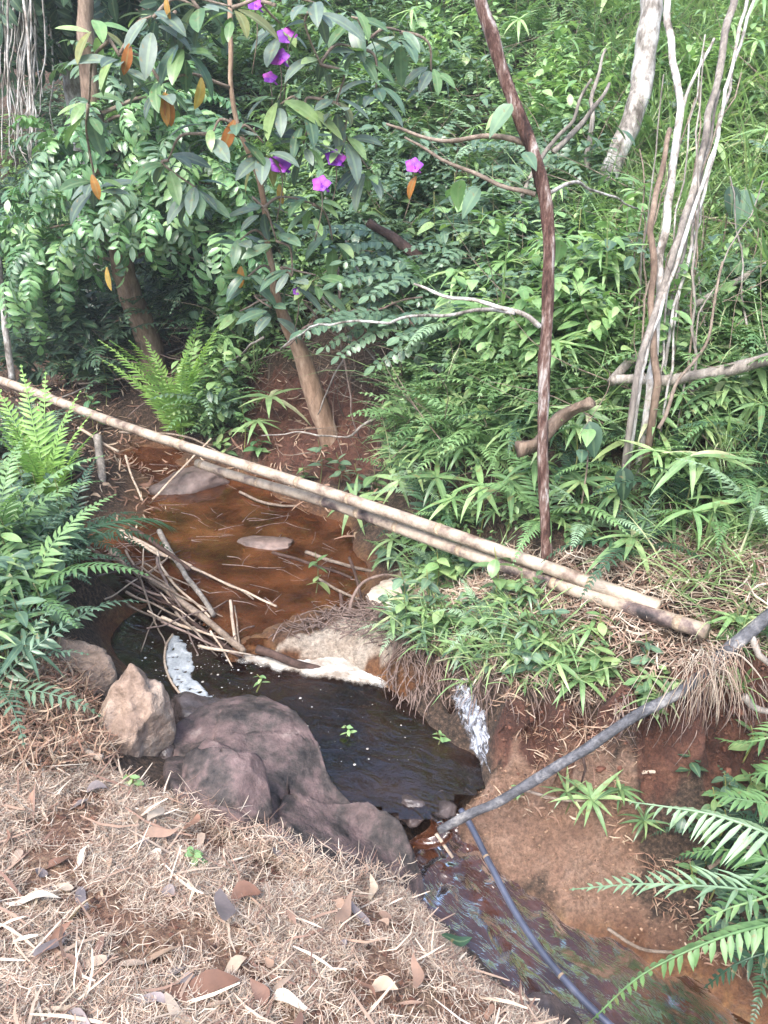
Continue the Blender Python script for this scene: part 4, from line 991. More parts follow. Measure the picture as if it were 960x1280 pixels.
# --- dry stems right
for i, (pts, r0, r1, mt, lb) in enumerate([
    ([(815,490,3.25),(826,330,3.55),(842,200,3.85),(850,130,4.05),(838,60,4.25),(832,-30,4.45)], 0.0186, 0.0161, 'bark_pale', 'dead grey stem with a swollen knot standing in the grass'),
    ([(822,480,3.20),(815,380,3.35),(818,260,3.55),(838,160,3.85)], 0.0161, 0.0112, 'bark_brown', 'dark brown stem beside the knotted dead stem'),
    ([(795,470,3.15),(838,330,3.45),(862,250,3.65),(890,130,3.95),(912,20,4.25),(920,-40,4.35)], 0.0136, 0.0174, 'bark_grey', 'slanting bundle of dry grey vines, thickest of the dry stems'),
    ([(800,462,3.20),(845,330,3.40),(875,240,3.55),(905,130,3.85),(930,10,4.15),(938,-40,4.25)], 0.0087, 0.0074, 'bark_pale', 'thin pale vine twined along the grey bundle'),
    ([(838,420,3.45),(868,290,3.65),(893,190,3.85),(915,100,4.05),(945,-20,4.35)], 0.0074, 0.0074, 'bark_pale', 'straight pale cane rising behind the vine bundle'),
    ([(828,430,3.55),(850,330,3.75),(876,225,3.85),(900,110,4.05)], 0.0062, 0.0062, 'bark_grey', 'grey cane between the bundle and the pale cane'),
    ([(855,135,4.05),(872,90,4.05),(890,50,4.10)], 0.0087, 0.0062, 'bark_pale', 'short broken pale limb forking from the knotted stem')]):
    P = dpath(pts, 8, .02, 10+i)
    if pts[0][1] > 400: P.insert(0, Vector((P[0].x, P[0].y, g(P[0].x, P[0].y)-.08)))
    o = tube('dead_sapling', P, r0, r1, mt, 8, .25, i); tag(o, lb, 'dead sapling', 'dead saplings on the slope')
for i, (pts, r0, r1, mt, lb) in enumerate([
    ([(770,473,3.40),(820,474,3.35),(880,468,3.30),(985,445,3.15)], .022, .028, 'bark_grey', 'pale grey fallen limb lying level across the ferns'),
    ([(765,478,3.40),(800,440,3.55),(850,395,3.75),(970,322,3.95)], .022, .014, 'bark_grey', 'grey fallen limb slanting up through the grass'),
    ([(822,538,3.05),(850,480,3.15),(880,430,3.25),(905,330,3.45)], .008, .005, 'twig', 'thin dead twig propped on the level fallen limb'),
    ([(650,560,3.20),(690,535,3.30),(735,505,3.20)], .030, .026, 'bark_brown', 'short rotten brown log behind the slender tree'),
    ([(462,278,5.30),(495,300,5.20),(532,328,5.10)], .030, .030, 'twig_dark', 'short black log sticking out of the hillside foliage')]):
    tag(tube('fallen_limb', dpath(pts, 8, .02 if i != 3 else .05, 30+i), r0, r1, mt, 9, .3 if i != 3 else .7, i), lb, 'log', 'fallen limbs on the slope')

for i in range(16):
    px = random.uniform(760, 950); y = random.uniform(3.3, 3.9); lx = random.gauss(40, 45); top = random.uniform(40, 300)
    P = dpath([(px, 480, y), (px+lx*.4, (480+top)/2, y+.25), (px+lx, top, y+.5)], 6, .03, 200+i); P.insert(0, Vector((P[0].x, P[0].y, g(P[0].x, P[0].y)-.05)))
    mt_ = random.choice(['bark_grey', 'bark_pale', 'twig'])
    tag(tube('dry_cane', P, random.uniform(.004, .008), .003, mt_, 5, .2), {'bark_grey': 'thin grey', 'bark_pale': 'thin whitish', 'twig': 'thin brown'}[mt_]+' dry cane leaning among the dead saplings', 'cane', 'dry canes among the dead saplings')
# --- leaning brown trunk with glossy compound leaves
tp = dpath([(196,470,6.45),(180,410,6.4),(160,360,6.3),(145,290,6.2),(125,200,6.1),(110,90,6.1),(105,-20,6.1)], 8, .015, 4); tp[0].z = g(tp[0].x, tp[0].y)-.1
t4 = root_empty('glossy_tree', tp[0], 'leaning brown trunked tree hung with glossy compound leaves', 'tree')
tube('trunk', tp, .105, .05, 'bark_brown', 12, .15, 8, t4)
sp_g = [spray_mesh('gl%d' % k, 'leaf_gloss', .42, 8, .105, .045, 25, -65-10*k, seed=10+k, ldroop=.3) for k in range(3)]+[spray_mesh('gd', 'leaf_blue', .42, 8, .105, .045, 10, -60, seed=14, ldroop=.3)]
crown(t4, [PY(a, b, y) for a, b, y in [(70,300,6.2),(100,290,6.0),(40,320,6.3),(165,275,5.9),(215,320,6.0),(200,250,6.0),(150,220,6.0),(255,325,6.1),(265,290,6.1),(110,190,6.1),(180,160,6.1),(40,290,6.4),(230,200,6.2),(110,255,6.0),(140,130,6.2),(220,130,6.3),(270,230,6.2)]],
      sp_g, 23, .42, base=tp, br_r=.012, clear=lambda q: -2.25 < q.x < -1.3 and q.z < 1.62)
# --- tan trunk tree with big grey green leaves and purple flowers
tp = dpath([(415,560,5.2),(397,505,5.15),(376,440,5.1),(352,390,5.05),(337,320,5.0),(326,230,4.95),(310,190,4.9),(290,120,4.9),(287,20,4.9),(284,-60,5.0)], 8, .012, 5); tp[0].z = g(tp[0].x, tp[0].y)-.1
t5 = root_empty('flowering_tree', tp[0], 'flowering tree with purple blossoms, big grey green leaves and a bent tan trunk', 'tree')
def rf(f): return 1.0 if f < .12 else max(.26, 1-2.4*(f-.12)) if f < .6 else .2
tube('trunk', tp, .072, .065, 'bark_tan', 12, .12, 9, t5, rf)
BL = {m_: [leaf_mesh('big%d' % k, m_, .24, .085, 'ell', .12+.16*k, .22, 8) for k in range(3)] for m_ in ('leaf_grey', 'leaf_mid', 'leaf_old', 'leaf_olive', 'leaf_light', 'leaf_blue')}
def petal_mesh():
    if 'petal' not in _lc:
        ge = Geo()
        for k in range(5):
            a = 2*math.pi*k/5; put_leaf(ge, leaf_arr(random.uniform(.042, .055), .050, 'ovate', random.uniform(.1, .5), -.3, 7), (0, 0, 0), (math.cos(a), math.sin(a), .45), tint=k*.13)
        me = ge.mesh('petals'); me.materials.append(M['petal']); _lc['petal'] = me
    return _lc['petal']
hub = [PY(310,190,4.9), PY(300,165,4.85), PY(326,230,4.95), PY(287,60,4.9)]
def flower(px, py, y, s=1.0):
    q = PY(px, py, y); b0 = min(tp+hub, key=lambda p_: (p_-q).length)
    st = link('flower', petal_mesh(), None, t5, mat4(q-tp[0], (1, random.uniform(-.3, .3), .1), (random.gauss(0, .3), -1, .6), s))
    link('flower', petal_mesh(), None, t5, mat4(q-tp[0]+Vector((.02, .015, -.015)), (0, 1, .3), (.6, -.8, .2), s*.8))
    tube('flower_stalk', smooth_path([q, q+Vector((0, .05, -.12)), q+Vector((-.05, .12, -.3))], 4), .004, .003, 'twig', 5, .1, 0, t5)
for a in [(358,45,4.7,1.1),(349,72,4.7,1.15),(337,97,4.7,.8),(318,5,4.7,.9),(350,205,4.6,1.3),(401,230,4.6,1.1),(419,198,4.7,1.2),(517,207,4.8,1.05),(371,364,4.8,.6)]: flower(*a)
clusters = [(200,105,4.5,'g'),(150,70,4.5,'g'),(118,28,4.6,'l'),(190,20,4.5,'g'),(250,10,4.5,'g'),(290,10,4.5,'l'),(300,160,4.6,'m'),(330,180,4.6,'o'),(265,165,4.55,'g'),(395,5,4.6,'g'),(400,80,4.7,'g'),(420,130,4.7,'o'),
            (450,60,4.9,'g'),(470,110,4.9,'b'),(380,140,4.7,'m'),(430,170,4.8,'g'),(210,200,4.8,'g'),(245,235,4.8,'b'),(330,260,4.8,'b'),(390,255,4.8,'m'),(380,180,4.7,'g'),(460,210,4.9,'g'),(500,40,5.1,'b'),
            (110,130,4.8,'m'),(120,235,5.0,'g'),(350,130,4.7,'g'),(440,20,4.9,'m'),(540,90,5.2,'g'),(350,30,4.8,'g'),(230,60,4.6,'m'),(300,300,4.9,'b'),(415,300,5.0,'m'),(345,300,4.8,'m'),(365,345,4.8,'b'),(310,345,4.9,'m'),(340,385,4.9,'b'),(395,345,4.85,'m'),(300,390,5.2,'m')]
MM = {'g': ['leaf_grey', 'leaf_grey', 'leaf_mid'], 'l': ['leaf_light', 'leaf_olive', 'leaf_mid'], 'm': ['leaf_mid', 'leaf_blue'], 'o': ['leaf_olive', 'leaf_grey'], 'b': ['leaf_blue', 'leaf_grey']}
allb = list(tp)+hub
for i, (px, py, y, kd) in enumerate(clusters):
    q = PY(px, py, y); b0 = min(allb[:], key=lambda p_: (p_-q).length)
    bo = tube('branch', smooth_path([b0, b0.lerp(q, .5)+Vector((random.gauss(0, .05), 0, .05)), q], 5, .012, i), .010, .005, 'twig', 6, .15, i, t5); o1 = tp[0]+bo.location
    allb += [b0.lerp(q, .5), q]
    n = random.randint(7, 10)
    for k in range(n):
        a = 2*math.pi*k/n+random.uniform(-.3, .3)
        d = Vector((math.cos(a), math.sin(a)*.8-.2, random.uniform(-.8, .25)))
        link('leaf', random.choice(BL[random.choice(MM[kd])]), None, bo, mat4(q-o1+d*.03+Vector((0, 0, random.uniform(-.06, .04))), d, (0, -.3, 1), random.uniform(.55, 1.0), random.uniform(-.4, .4)))
for px, py, y, s in [(205,138,4.4,.8),(212,140,4.4,.8),(252,120,4.4,.8),(158,78,4.4,.75),(208,20,4.4,.5),(285,172,4.5,.9),(121,238,4.8,.7),(135,350,5.5,.8),(508,240,4.8,.7),(300,350,5.2,.8),(350,250,4.8,.6)]:
    d = Vector((random.gauss(0, .35), -.25, -1)); o = link('leaf', BL['leaf_old'][random.randrange(3)], None, t5, mat4(PY(px, py, y)-tp[0]-d*.08, d, (random.gauss(0, .6), -1, .1), s*.8)); o['label'] = 'withered orange leaf'

# --- upright pale trunk at the back left, thin pale stem, hanging vines
tp = dpath([(118,330,8.2),(112,250,8.1),(103,165,8.0),(92,80,8.0),(76,-10,8.0),(66,-110,8.0)], 8, .02, 8); tp[0].z = g(tp[0].x, tp[0].y)-.1
t6 = root_empty('spotted_tree', tp[0], 'pale blotchy trunk standing behind the glossy leaves', 'tree')
tube('trunk', tp, .12, .11, 'bark_pale', 12, .15, 12, t6)
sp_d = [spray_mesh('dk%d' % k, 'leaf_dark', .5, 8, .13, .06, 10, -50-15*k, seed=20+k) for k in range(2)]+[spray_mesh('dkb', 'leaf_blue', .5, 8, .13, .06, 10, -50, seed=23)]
crown(t6, [PY(a, b, y) for a, b, y in [(30,-60,7.6),(120,-80,7.6),(200,-60,7.8),(-60,-40,7.4),(60,-120,7.0),(160,-150,7.0),(-20,-150,7.2),(260,-120,7.6)]], sp_d, 26, .7, scale=(.9, 1.5), base=tp, br_r=.02)  # unseen crown above the frame, added to keep the hollow dark
tp = dpath([(16,475,6.2),(8,420,6.2),(0,340,6.2),(-12,240,6.3)], 7, .01, 9)
tag(tube('pale_sapling', tp, .028, .022, 'bark_pale', 8, .2), 'thin pale sapling stem rising behind the end of the long pole', 'stem')
for i in range(40):
    px = random.gauss(26, 17); y = random.uniform(6.4, 7.2); b_ = random.uniform(120, 215); pts = [(px+random.gauss(0, 6), -70, y)]; x = px
    for yy in (-10, 40, 90, 140, 185):
        if yy > b_: break
        x += random.gauss(0, 5); pts.append((x, yy, y+random.gauss(0, .04)))
    pts.append((x+random.gauss(0, 5), b_, y))
    tag(tube('hanging_vine', dpath(pts, 4, .02, i), random.uniform(.006, .012), .004, 'bark_pale', 5, .1), 'thin dry grey vine hanging in the bundle before the dark hollow', 'vine', 'vines hanging over the hollow')
# dead twigs round the hollow in the far bank and low on the left
for i, (pts, r) in enumerate([([(420,330,5.2),(430,440,5.0),(448,550,4.9)], .010), ([(440,430,5.0),(410,490,5.0),(395,520,5.05)], .008), ([(400,370,5.1),(470,450,5.0),(520,520,4.8)], .008), ([(355,435,4.9),(400,400,4.9),(470,385,4.8),(530,370,4.7)], .010),
        ([(470,520,4.8),(430,545,4.9),(380,540,5.0),(330,545,5.1)], .009), ([(430,300,5.3),(460,360,5.1),(500,420,4.9)], .007), ([(380,380,5.0),(420,420,5.0),(480,425,4.9)], .008), ([(490,380,4.8),(540,430,4.7),(590,470,4.6)], .007),
        ([(100,480,6.4),(200,470,6.2),(300,490,5.8)], .009), ([(60,500,6.2),(150,470,6.4),(230,430,6.6)], .009), ([(120,440,6.6),(190,500,6.2),(250,520,6.0)], .008), ([(250,420,6.3),(220,470,6.2),(160,520,6.1)], .010), ([(280,470,6.0),(240,450,6.2),(150,440,6.6)], .008),
        ([(100,410,7.0),(150,390,6.6),(200,370,6.4)], .008), ([(330,420,5.6),(290,450,5.8),(250,490,6.0)], .009)]):
    tag(tube('dead_twig', dpath(pts, 6, .03, 60+i), r, r*.5, random.choice(['twig', 'root', 'bark_grey']), 6, .2), 'bare dead twig tangled along the far bank', 'twig', 'dead twigs along the far bank')

# ================================================================== PLANTS
# prototypes of fronds
def frond_mesh(key, mat, L, npair, plen, pw, a0, a1, **kw):
    k = ('fr', key, mat)
    if k not in _lc:
        me = frond_geo(arc_path(L, a0, a1, 9, kw.pop('side', 0)), npair, plen, pw, **kw).mesh('frond_'+key); me.materials.append(M[mat]); _lc[k] = me
    return _lc[k]
FR = {}
for m_ in ('fern', 'fern_bright', 'fern_dark', 'fern_pale'):
    FR[m_] = [frond_mesh('a', m_, .7, 24, .12, .022, 78, 5), frond_mesh('b', m_, .7, 24, .12, .022, 65, -25, side=.4), frond_mesh('c', m_, .7, 22, .11, .022, 50, -45, side=-.4)]
    FR[m_+'_up'] = [frond_mesh('u1', m_, .7, 26, .11, .02, 84, 45), frond_mesh('u2', m_, .7, 26, .11, .02, 80, 35, side=.3)]
def fern(loc, n, size, mat, label, group=None, up=False, az=None, spread=6.3, name='fern'):
    rt = root_empty(name, loc, hue(label, group, mat), 'fern', group); ms = FR[mat+('_up' if up else '')]
    for k in range(n):
        a = (az if az is not None else 0)+(k/n-.5)*spread+random.uniform(-.25, .25)
        link('frond', random.choice(ms), None, rt, Matrix.Rotation(a, 4, 'Z')@Matrix.Rotation(random.uniform(-.2, .2), 4, 'Y')@Matrix.Scale(size*random.uniform(.75, 1.1), 4))
    return rt
LW = {m_: [leaf_mesh('wh%d' % k, m_, .26, .034, 'lance', .15+.22*k, .3, 6) for k in range(3)] for m_ in ('leaf_light', 'leaf_mid', 'leaf_blue', 'grass')}
def stem_mesh(h, r=.004):
    k = ('stem', round(h, 1))
    if k not in _lc:
        ge = Geo(); tube_geo(ge, smooth_path([(0, 0, -.03), (.02, .01, h*.5), (0, 0, h)], 4), r, r*.6, 5); me = ge.mesh('stem'); me.materials.append(M['leaf_olive']); _lc[k] = me
    return _lc[k]
HUE = {'leaf_light': 'pale green', 'leaf_mid': 'mid green', 'leaf_blue': 'blue green', 'grass': 'grassy green', 'leaf_dark': 'dark green', 'leaf_gloss': 'glossy green', 'leaf_grey': 'grey green', 'fern': 'mid green', 'fern_pale': 'whitish green', 'fern_dark': 'dark green', 'fern_bright': 'bright green'}
def hue(label, group, mat): return HUE[mat]+' '+label if group else label
def whorl(loc, h, n, size, mat, label, group=None, name='whorled_fern', el=(-.25, .4)):
    rt = root_empty(name, loc, hue(label, group, mat), 'fern', group); link('stem', stem_mesh(h), None, rt)
    for k in range(n):
        a = 2*math.pi*k/n+random.uniform(-.25, .25)
        link('leaf', random.choice(LW[mat]), None, rt, mat4((0, 0, round(h, 1)), (math.cos(a), math.sin(a), random.uniform(*el)), (0, 0, 1), size*random.uniform(.7, 1.15), random.uniform(-.3, .3)))
    return rt
LB_ = {m_: [leaf_mesh('sm%d' % k, m_, .11, .045+.012*k, ('ell', 'ovate')[k % 2], .1+.15*k, .2, 8) for k in range(3)] for m_ in ('leaf_light', 'leaf_mid', 'leaf_blue', 'leaf_dark', 'leaf_gloss', 'leaf_grey')}
def herb(loc, h, n, size, mat, label, group=None, name='leafy_herb', lean=(0, 0)):
    rt = root_empty(name, loc, hue(label, group, mat), 'plant', group)
    ge = Geo(); top = Vector((lean[0]*h+random.gauss(0, .05)*h, lean[1]*h+random.gauss(0, .05)*h, h)); P = smooth_path([Vector((0, 0, -.03)), top*.5+Vector((.02, 0, 0)), top], 5); tube_geo(ge, P, .004, .002, 5); link('stem', ge.mesh('stem'), 'leaf_olive', rt)
    for k in range(n):
        t = .25+.75*(k//2+1)/(n//2+1); q = P[min(len(P)-1, int(t*(len(P)-1)))]; a = (k % 2)*math.pi+(k//2)*1.4+random.uniform(-.4, .4)
        link('leaf', random.choice(LB_[mat]), None, rt, mat4(q, (math.cos(a), math.sin(a), random.uniform(-.35, .45)), (0, 0, 1), size*(1.15-.45*t)*random.uniform(.8, 1.2), random.uniform(-.4, .4)))
    return rt
_tuft = {}
def tuft(loc, n, h, mat, label, group=None, name='grass_tuft', spread=.5):
    k = (mat, random.randint(0, 3), round(h, 1))
    if k not in _tuft:
        ge = Geo()
        for i in range(n):
            a = random.uniform(0, 6.3); put_leaf(ge, leaf_arr(h*random.uniform(.6, 1.1), .010*random.uniform(.7, 1.4), 'blade', random.uniform(.2, .8), .3, 6), (random.gauss(0, .02), random.gauss(0, .02), -.02),
                                              (math.cos(a)*spread, math.sin(a)*spread, 1), (-math.cos(a), -math.sin(a), .4), tint=random.random())
        me = ge.mesh('grass_tuft'); me.materials.append(M[mat]); _tuft[k] = me
    o = link(name, _tuft[k]); o.location = loc; o.rotation_euler = (0, 0, random.uniform(0, 6.3)); return tag(o, label, 'grass', group)

# -- plants scattered on the banks and the slope
def grassy(x, y): return np.clip((x-.20*y)*2.2, 0, 1)*(y > 4.0)
bare = poly_world([(255,590),(290,560),(300,470),(350,455),(440,470),(490,560),(495,650),(400,625),(300,600)]); hol = poly_world([(40,500),(60,410),(150,400),(260,440),(270,520),(140,545)]); gap = poly_world([(380,520),(390,410),(490,400),(520,500),(475,580)]); stemz = poly_world([(770,520),(780,360),(880,350),(890,500)])
def isbare(x, y): x = np.atleast_1d(x); y = np.atleast_1d(y); return inpoly(x, y, bare) | inpoly(x, y, gap) | inpoly(x, y, hol) | inpoly(x, y, stemz)
av = lambda x, y: max(.9*float(grassy(x, y)), float(isbare(x, y)[0]))
def near_pole(x, y, r=.10, front=.16):
    for a, b_ in ((pA0, pA1), (qB, pB1)):
        ab = b_-a; t = ((x-a.x)*ab.x+(y-a.y)*ab.y)/(ab.x**2+ab.y**2)
        if t > 1.05 or t < -.05: continue
        t = min(1, max(0, t)); dx = x-a.x-ab.x*t; dy = y-a.y-ab.y*t; d = math.hypot(dx, dy)
        if d < r or (d < front and dy < 0 and random.random() < .6): return True
    return False
def sample(poly, n, mind, avoid=None, zmin=.07):
    P = poly_world(poly) if not isinstance(poly, np.ndarray) else poly
    x0, y0 = P.min(0); x1, y1 = P.max(0); out = []; tries = 0
    while len(out) < n and tries < n*60:
        tries += 1; x = random.uniform(x0, x1); y = random.uniform(y0, y1)
        if not inpoly(np.array([x]), np.array([y]), P)[0]: continue
        if any((x-a)**2+(y-b_)**2 < mind*mind for a, b_, _ in out): continue
        z = g(x, y)
        if z < zmin or near_pole(x, y): continue
        if avoid is not None and random.random() < float(avoid(x, y)): continue
        out.append((x, y, z))
    return [Vector(q) for q in out]
# -- ferns one can point at
fern(HIT(66,655), 11, 1.3, 'fern_bright', 'bright yellow green upright fern on the left bank before the pole', up=True)
fern(HIT(5,705), 8, 1.0, 'fern', 'mid green fern spilling over the left bank')
fern(HIT(30,770), 8, .9, 'fern', 'low green fern at the bottom of the left fern bank')
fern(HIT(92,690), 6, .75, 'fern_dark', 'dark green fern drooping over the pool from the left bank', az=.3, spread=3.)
fern(HIT(60,735), 8, .7, 'fern_dark', 'dark fern in the middle of the left bank')
fern(HIT(234,556)+Vector((0, -.1, .05)), 13, 1.45, 'fern_bright', 'fresh green shuttlecock fern standing behind the long pole', up=True)
# long single fronds built to their own curve
def hero_frond(rt, pts, npair, plen, pw, mat, **kw):
    P = smooth_path(pts, 4); o0 = P[0]
    ge = frond_geo([q-o0 for q in P], npair, plen, pw, rr=.006, **kw); o = link('frond', ge.mesh('frond'), mat, rt); o.location = o0-rt.location; return o
q0 = PZ(30,705,.48); f1 = root_empty('arching_fern', q0, 'dark glossy fern frond arching right over the sticks', 'fern')
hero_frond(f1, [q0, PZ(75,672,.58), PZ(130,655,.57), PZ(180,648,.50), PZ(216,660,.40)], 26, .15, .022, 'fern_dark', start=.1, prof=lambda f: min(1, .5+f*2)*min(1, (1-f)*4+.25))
hero_frond(f1, [q0, PZ(60,700,.5), PZ(105,690,.42), PZ(140,700,.30)], 20, .11, .02, 'fern', start=.1)
q0 = PZ(1015,1070,.12); f2 = root_empty('large_fern', q0, 'large pale fern reaching out over the mud from the right bank', 'fern')
hero_frond(f2, [q0, PZ(955,1040,.20), PZ(890,1018,.22), PZ(830,1008,.20), PZ(785,1002,.16)], 20, .17, .020, 'fern_pale', start=.12, ang=62, vshape=-.35)
hero_frond(f2, [q0, PZ(960,1110,.12), PZ(890,1108,.14), PZ(800,1105,.10), PZ(712,1112,.02)], 24, .13, .016, 'fern_pale', start=.12, ang=55, vshape=.35)
hero_frond(f2, [PZ(1020,1150,.08), PZ(950,1158,.16), PZ(880,1180,.14), PZ(800,1220,.05), PZ(735,1280,-.08)], 30, .09, .022, 'fern', start=.1, ang=60, vshape=-.4)
hero_frond(f2, [PZ(1010,1090,.1), PZ(960,1120,.14), PZ(900,1140,.10), PZ(860,1175,.0)], 18, .10, .02, 'fern', start=.1)
hero_frond(f2, [PZ(1000,900,.35), PZ(960,922,.34), PZ(925,928,.28), PZ(893,922,.22)], 14, .09, .020, 'fern', start=.1)
hero_frond(f2, [PZ(1000,960,.25), PZ(960,965,.24), PZ(930,970,.18)], 12, .09, .020, 'fern', start=.1)
hero_frond(f2, [PZ(1000,1010,.2), PZ(930,1000,.24), PZ(880,990,.2)], 16, .11, .022, 'fern', start=.1)
hero_frond(f2, [PZ(1020,1120,.1), PZ(960,1075,.16), PZ(905,1062,.12), PZ(850,1068,.05)], 18, .12, .02, 'fern', start=.1)
hero_frond(f2, [PZ(1030,1200,.02), PZ(970,1190,.08), PZ(920,1205,.04), PZ(880,1235,-.06)], 16, .10, .02, 'fern_dark', start=.1)
fern(HIT(955,1200), 7, .5, 'fern_dark', 'fern coloured dark for the shade at the water edge under the large fern')  # dark colour of these ferns stands for shade under the large fronds
fern(HIT(955,1090), 7, .55, 'fern_dark', 'small fern coloured dark for the shade under the large pale fronds')
fern(HIT(900,1050), 6, .5, 'fern_dark', 'small fern coloured dark for shade, tucked against the cut bank')
for k, (px, py, s) in enumerate([(735,1030,.55),(770,1020,.5),(705,1018,.4),(800,1055,.4)]):
    whorl(HIT(px, py), .1, 12, s, 'leaf_mid' if k else 'grass', ['spiky narrow leaved plant in the middle of the mud bank', 'spiky plant touching the tip of the pale frond', 'smallest spiky plant toward the leaning branch', 'spiky plant under the pale fronds'][k], name='spiky_plant', el=(-.2, .9))
for q in sample([(830,985),(975,960),(975,1240),(900,1210),(850,1130)], 26, .06, None, -.3): herb(q, random.uniform(.06, .16), 6, random.uniform(.5, .8), random.choice(['leaf_blue', 'leaf_dark', 'leaf_mid']), 'low herb under the large fern fronds', 'low herbs under the large fern')  # dark leaved ones among these stand for shade under the fern
mound = [(480,690),(560,690),(640,720),(640,800),(600,835),(540,835),(490,800),(475,780)]
for q in sample(mound, 10, .1): fern(q, 6, random.uniform(.3, .5), random.choice(['fern', 'fern_pale']), 'little fern on the rooty mound between pole and cascade', 'little ferns on the rooty mound')
for q in sample(mound, 16, .07): herb(q, random.uniform(.12, .3), 8, random.uniform(.7, 1.1), random.choice(['leaf_blue', 'leaf_mid', 'leaf_light']), 'sapling on the rooty mound between pole and cascade', 'saplings on the rooty mound')
for q in sample(mound, 18, .06): whorl(q, .1, 7, random.uniform(.45, .75), random.choice(['leaf_blue', 'leaf_light', 'grass']), 'narrow leaved plant on the rooty mound between pole and cascade', 'narrow plants on the rooty mound')
# the whorled fern in the open on the slope and a few marked plants
whorl(PY(838,570,3.15)-Vector((0, 0, .2)), .2, 11, .72, 'leaf_light', 'pale whorled fern with drooping fingers in the dark gap of the slope')
for px, py, y, s, lb in [(735,535,3.1,1.5,'big blue green leaf beside the slender trunk'), (778,592,3.0,1.4,'single round grey leaf over the dark gap'), (930,245,4.2,1.9,'broad blue leaf standing in the bright grass'), (912,240,4.2,1.5,'dark folded leaf next to the broad blue leaf')]:
    q = PY(px, py, y); z0 = g(q.x, q.y); rt = root_empty('broadleaf_seedling', (q.x, q.y, z0), lb, 'plant')
    link('leaf', LB_['leaf_blue' if 'dark' not in lb else 'leaf_dark'][1], None, rt, mat4((0, 0, q.z-z0+.03), (random.uniform(-.3, .3), -.3, -.8), (0, -1, .5), s))
    ge = Geo(); tube_geo(ge, smooth_path([(0, 0, -.03), (.02, .02, (q.z-z0)*.6), (0, 0, q.z-z0+.04)], 4), .005, .003, 5); link('stem', ge.mesh('stem'), 'twig', rt)
for px, py, y in [(590,200,5.0),(560,215,5.1),(620,205,5.0),(600,260,5.0),(540,240,5.2)]:
    q = PY(px, py, y); z0 = g(q.x, q.y); herb(Vector((q.x, q.y, z0)), max(.3, q.z-z0), 14, 1.3, 'leaf_light', 'yellowish shrub behind the bend of the slender tree', 'yellowish shrubs behind the slender tree', 'leafy_shrub')
# rounded blue green compound leaves on the hill
sp_r = [spray_mesh('rd%d' % k, 'leaf_blue', .85, 13, .10, .06, 5, -25, 'round', seed=30+k, rr=.005, ldroop=.15) for k in range(2)]
for i, (px, py, y, dx) in enumerate([(600,335,5.1,-1),(560,345,5.0,-1),(620,395,4.8,-1),(520,395,4.9,-1),(590,300,5.3,1),(540,310,5.4,-1),(640,320,5.0,1),(500,440,4.8,1),(555,480,4.6,1)]):
    q = PY(px, py, y); z0 = g(q.x, q.y); rt = root_empty('round_leaf_shrub', (q.x, q.y, z0), 'shrub with arching rows of round blue green leaflets on the far hillside', 'shrub', 'round leaved shrubs on the far hillside')
    tube('stem', [Vector((q.x, q.y, z0-.05)), Vector((q.x+.02, q.y, (z0+q.z)/2)), q], .012, .008, 'twig', 6, .1, i, rt)
    for k in range(5):
        link('leaf_spray', random.choice(sp_r), None, rt, mat4(q-Vector(rt.location), (dx*random.uniform(.6, 1), random.uniform(-.9, .3), random.uniform(-.15, .35)), (0, -.4, 1), random.uniform(.6, 1.0)))

slope = [(500,640),(560,560),(620,540),(700,470),(960,470),(975,690),(860,720),(760,700),(640,690),(560,690)]
for q in sample(slope, 64, .12): whorl(q, random.choice([.1, .2, .2, .3]), random.randint(7, 11), random.uniform(.55, 1.0), random.choice(['leaf_light', 'leaf_mid', 'leaf_mid', 'grass']), 'whorled narrow leaved fern crowding the slope behind the poles', 'whorled ferns on the slope')
for q in sample(slope, 34, .16): fern(q, random.randint(5, 8), random.uniform(.45, .8), random.choice(['fern', 'fern', 'fern_pale', 'fern_dark']), 'feathery fern among the whorled ferns of the slope', 'feathery ferns on the slope')
lipz = [(520,700),(620,715),(720,750),(860,815),(975,790),(975,840),(860,862),(760,868),(640,862),(600,850),(540,830),(500,790)]
for q in sample(lipz, 52, .08): whorl(q, random.choice([0.1, .1, .1]), random.randint(5, 8), random.uniform(.35, .65), random.choice(['leaf_light', 'leaf_mid', 'grass', 'leaf_blue']), 'young narrow leaved plant between the poles and the bank edge', 'young plants along the bank edge')
for q in sample(lipz, 46, .08): herb(q, random.uniform(.08, .18), random.choice([6, 8]), random.uniform(.55, .9), random.choice(['leaf_mid', 'leaf_blue', 'leaf_light']), 'small oval leaved herb between the poles and the bank edge', 'herbs along the bank edge')
for q in sample(lipz, 36, .05): tuft(q, 16, random.choice([.2, .3]), 'grass', 'short grass tuft between the poles and the bank edge', 'grass tufts along the bank edge')
for q in sample([(860,690),(975,640),(975,790),(900,800),(830,760)], 26, .08): tuft(q, 16, random.choice([.3, .4]), 'grass', 'grass tuft behind the leaning branch', 'grass tufts behind the branch')
for q in sample([(-40,640),(60,560),(110,600),(105,680),(85,770),(60,850),(-40,880)], 34, .08): herb(q, random.uniform(.2, .45), random.choice([8, 10, 12]), random.uniform(.8, 1.2), random.choice(['leaf_mid', 'leaf_blue', 'leaf_light', 'leaf_blue']), 'oval leaved herb growing among the ferns of the left bank', 'herbs on the left bank')
for q in sample([(-40,700),(60,680),(80,800),(40,880),(-40,900)], 14, .1): whorl(q, .2, 8, random.uniform(.6, .9), random.choice(['leaf_light', 'grass', 'leaf_mid']), 'narrow leaved plant on the left fern bank', 'narrow leaved plants on the left bank')
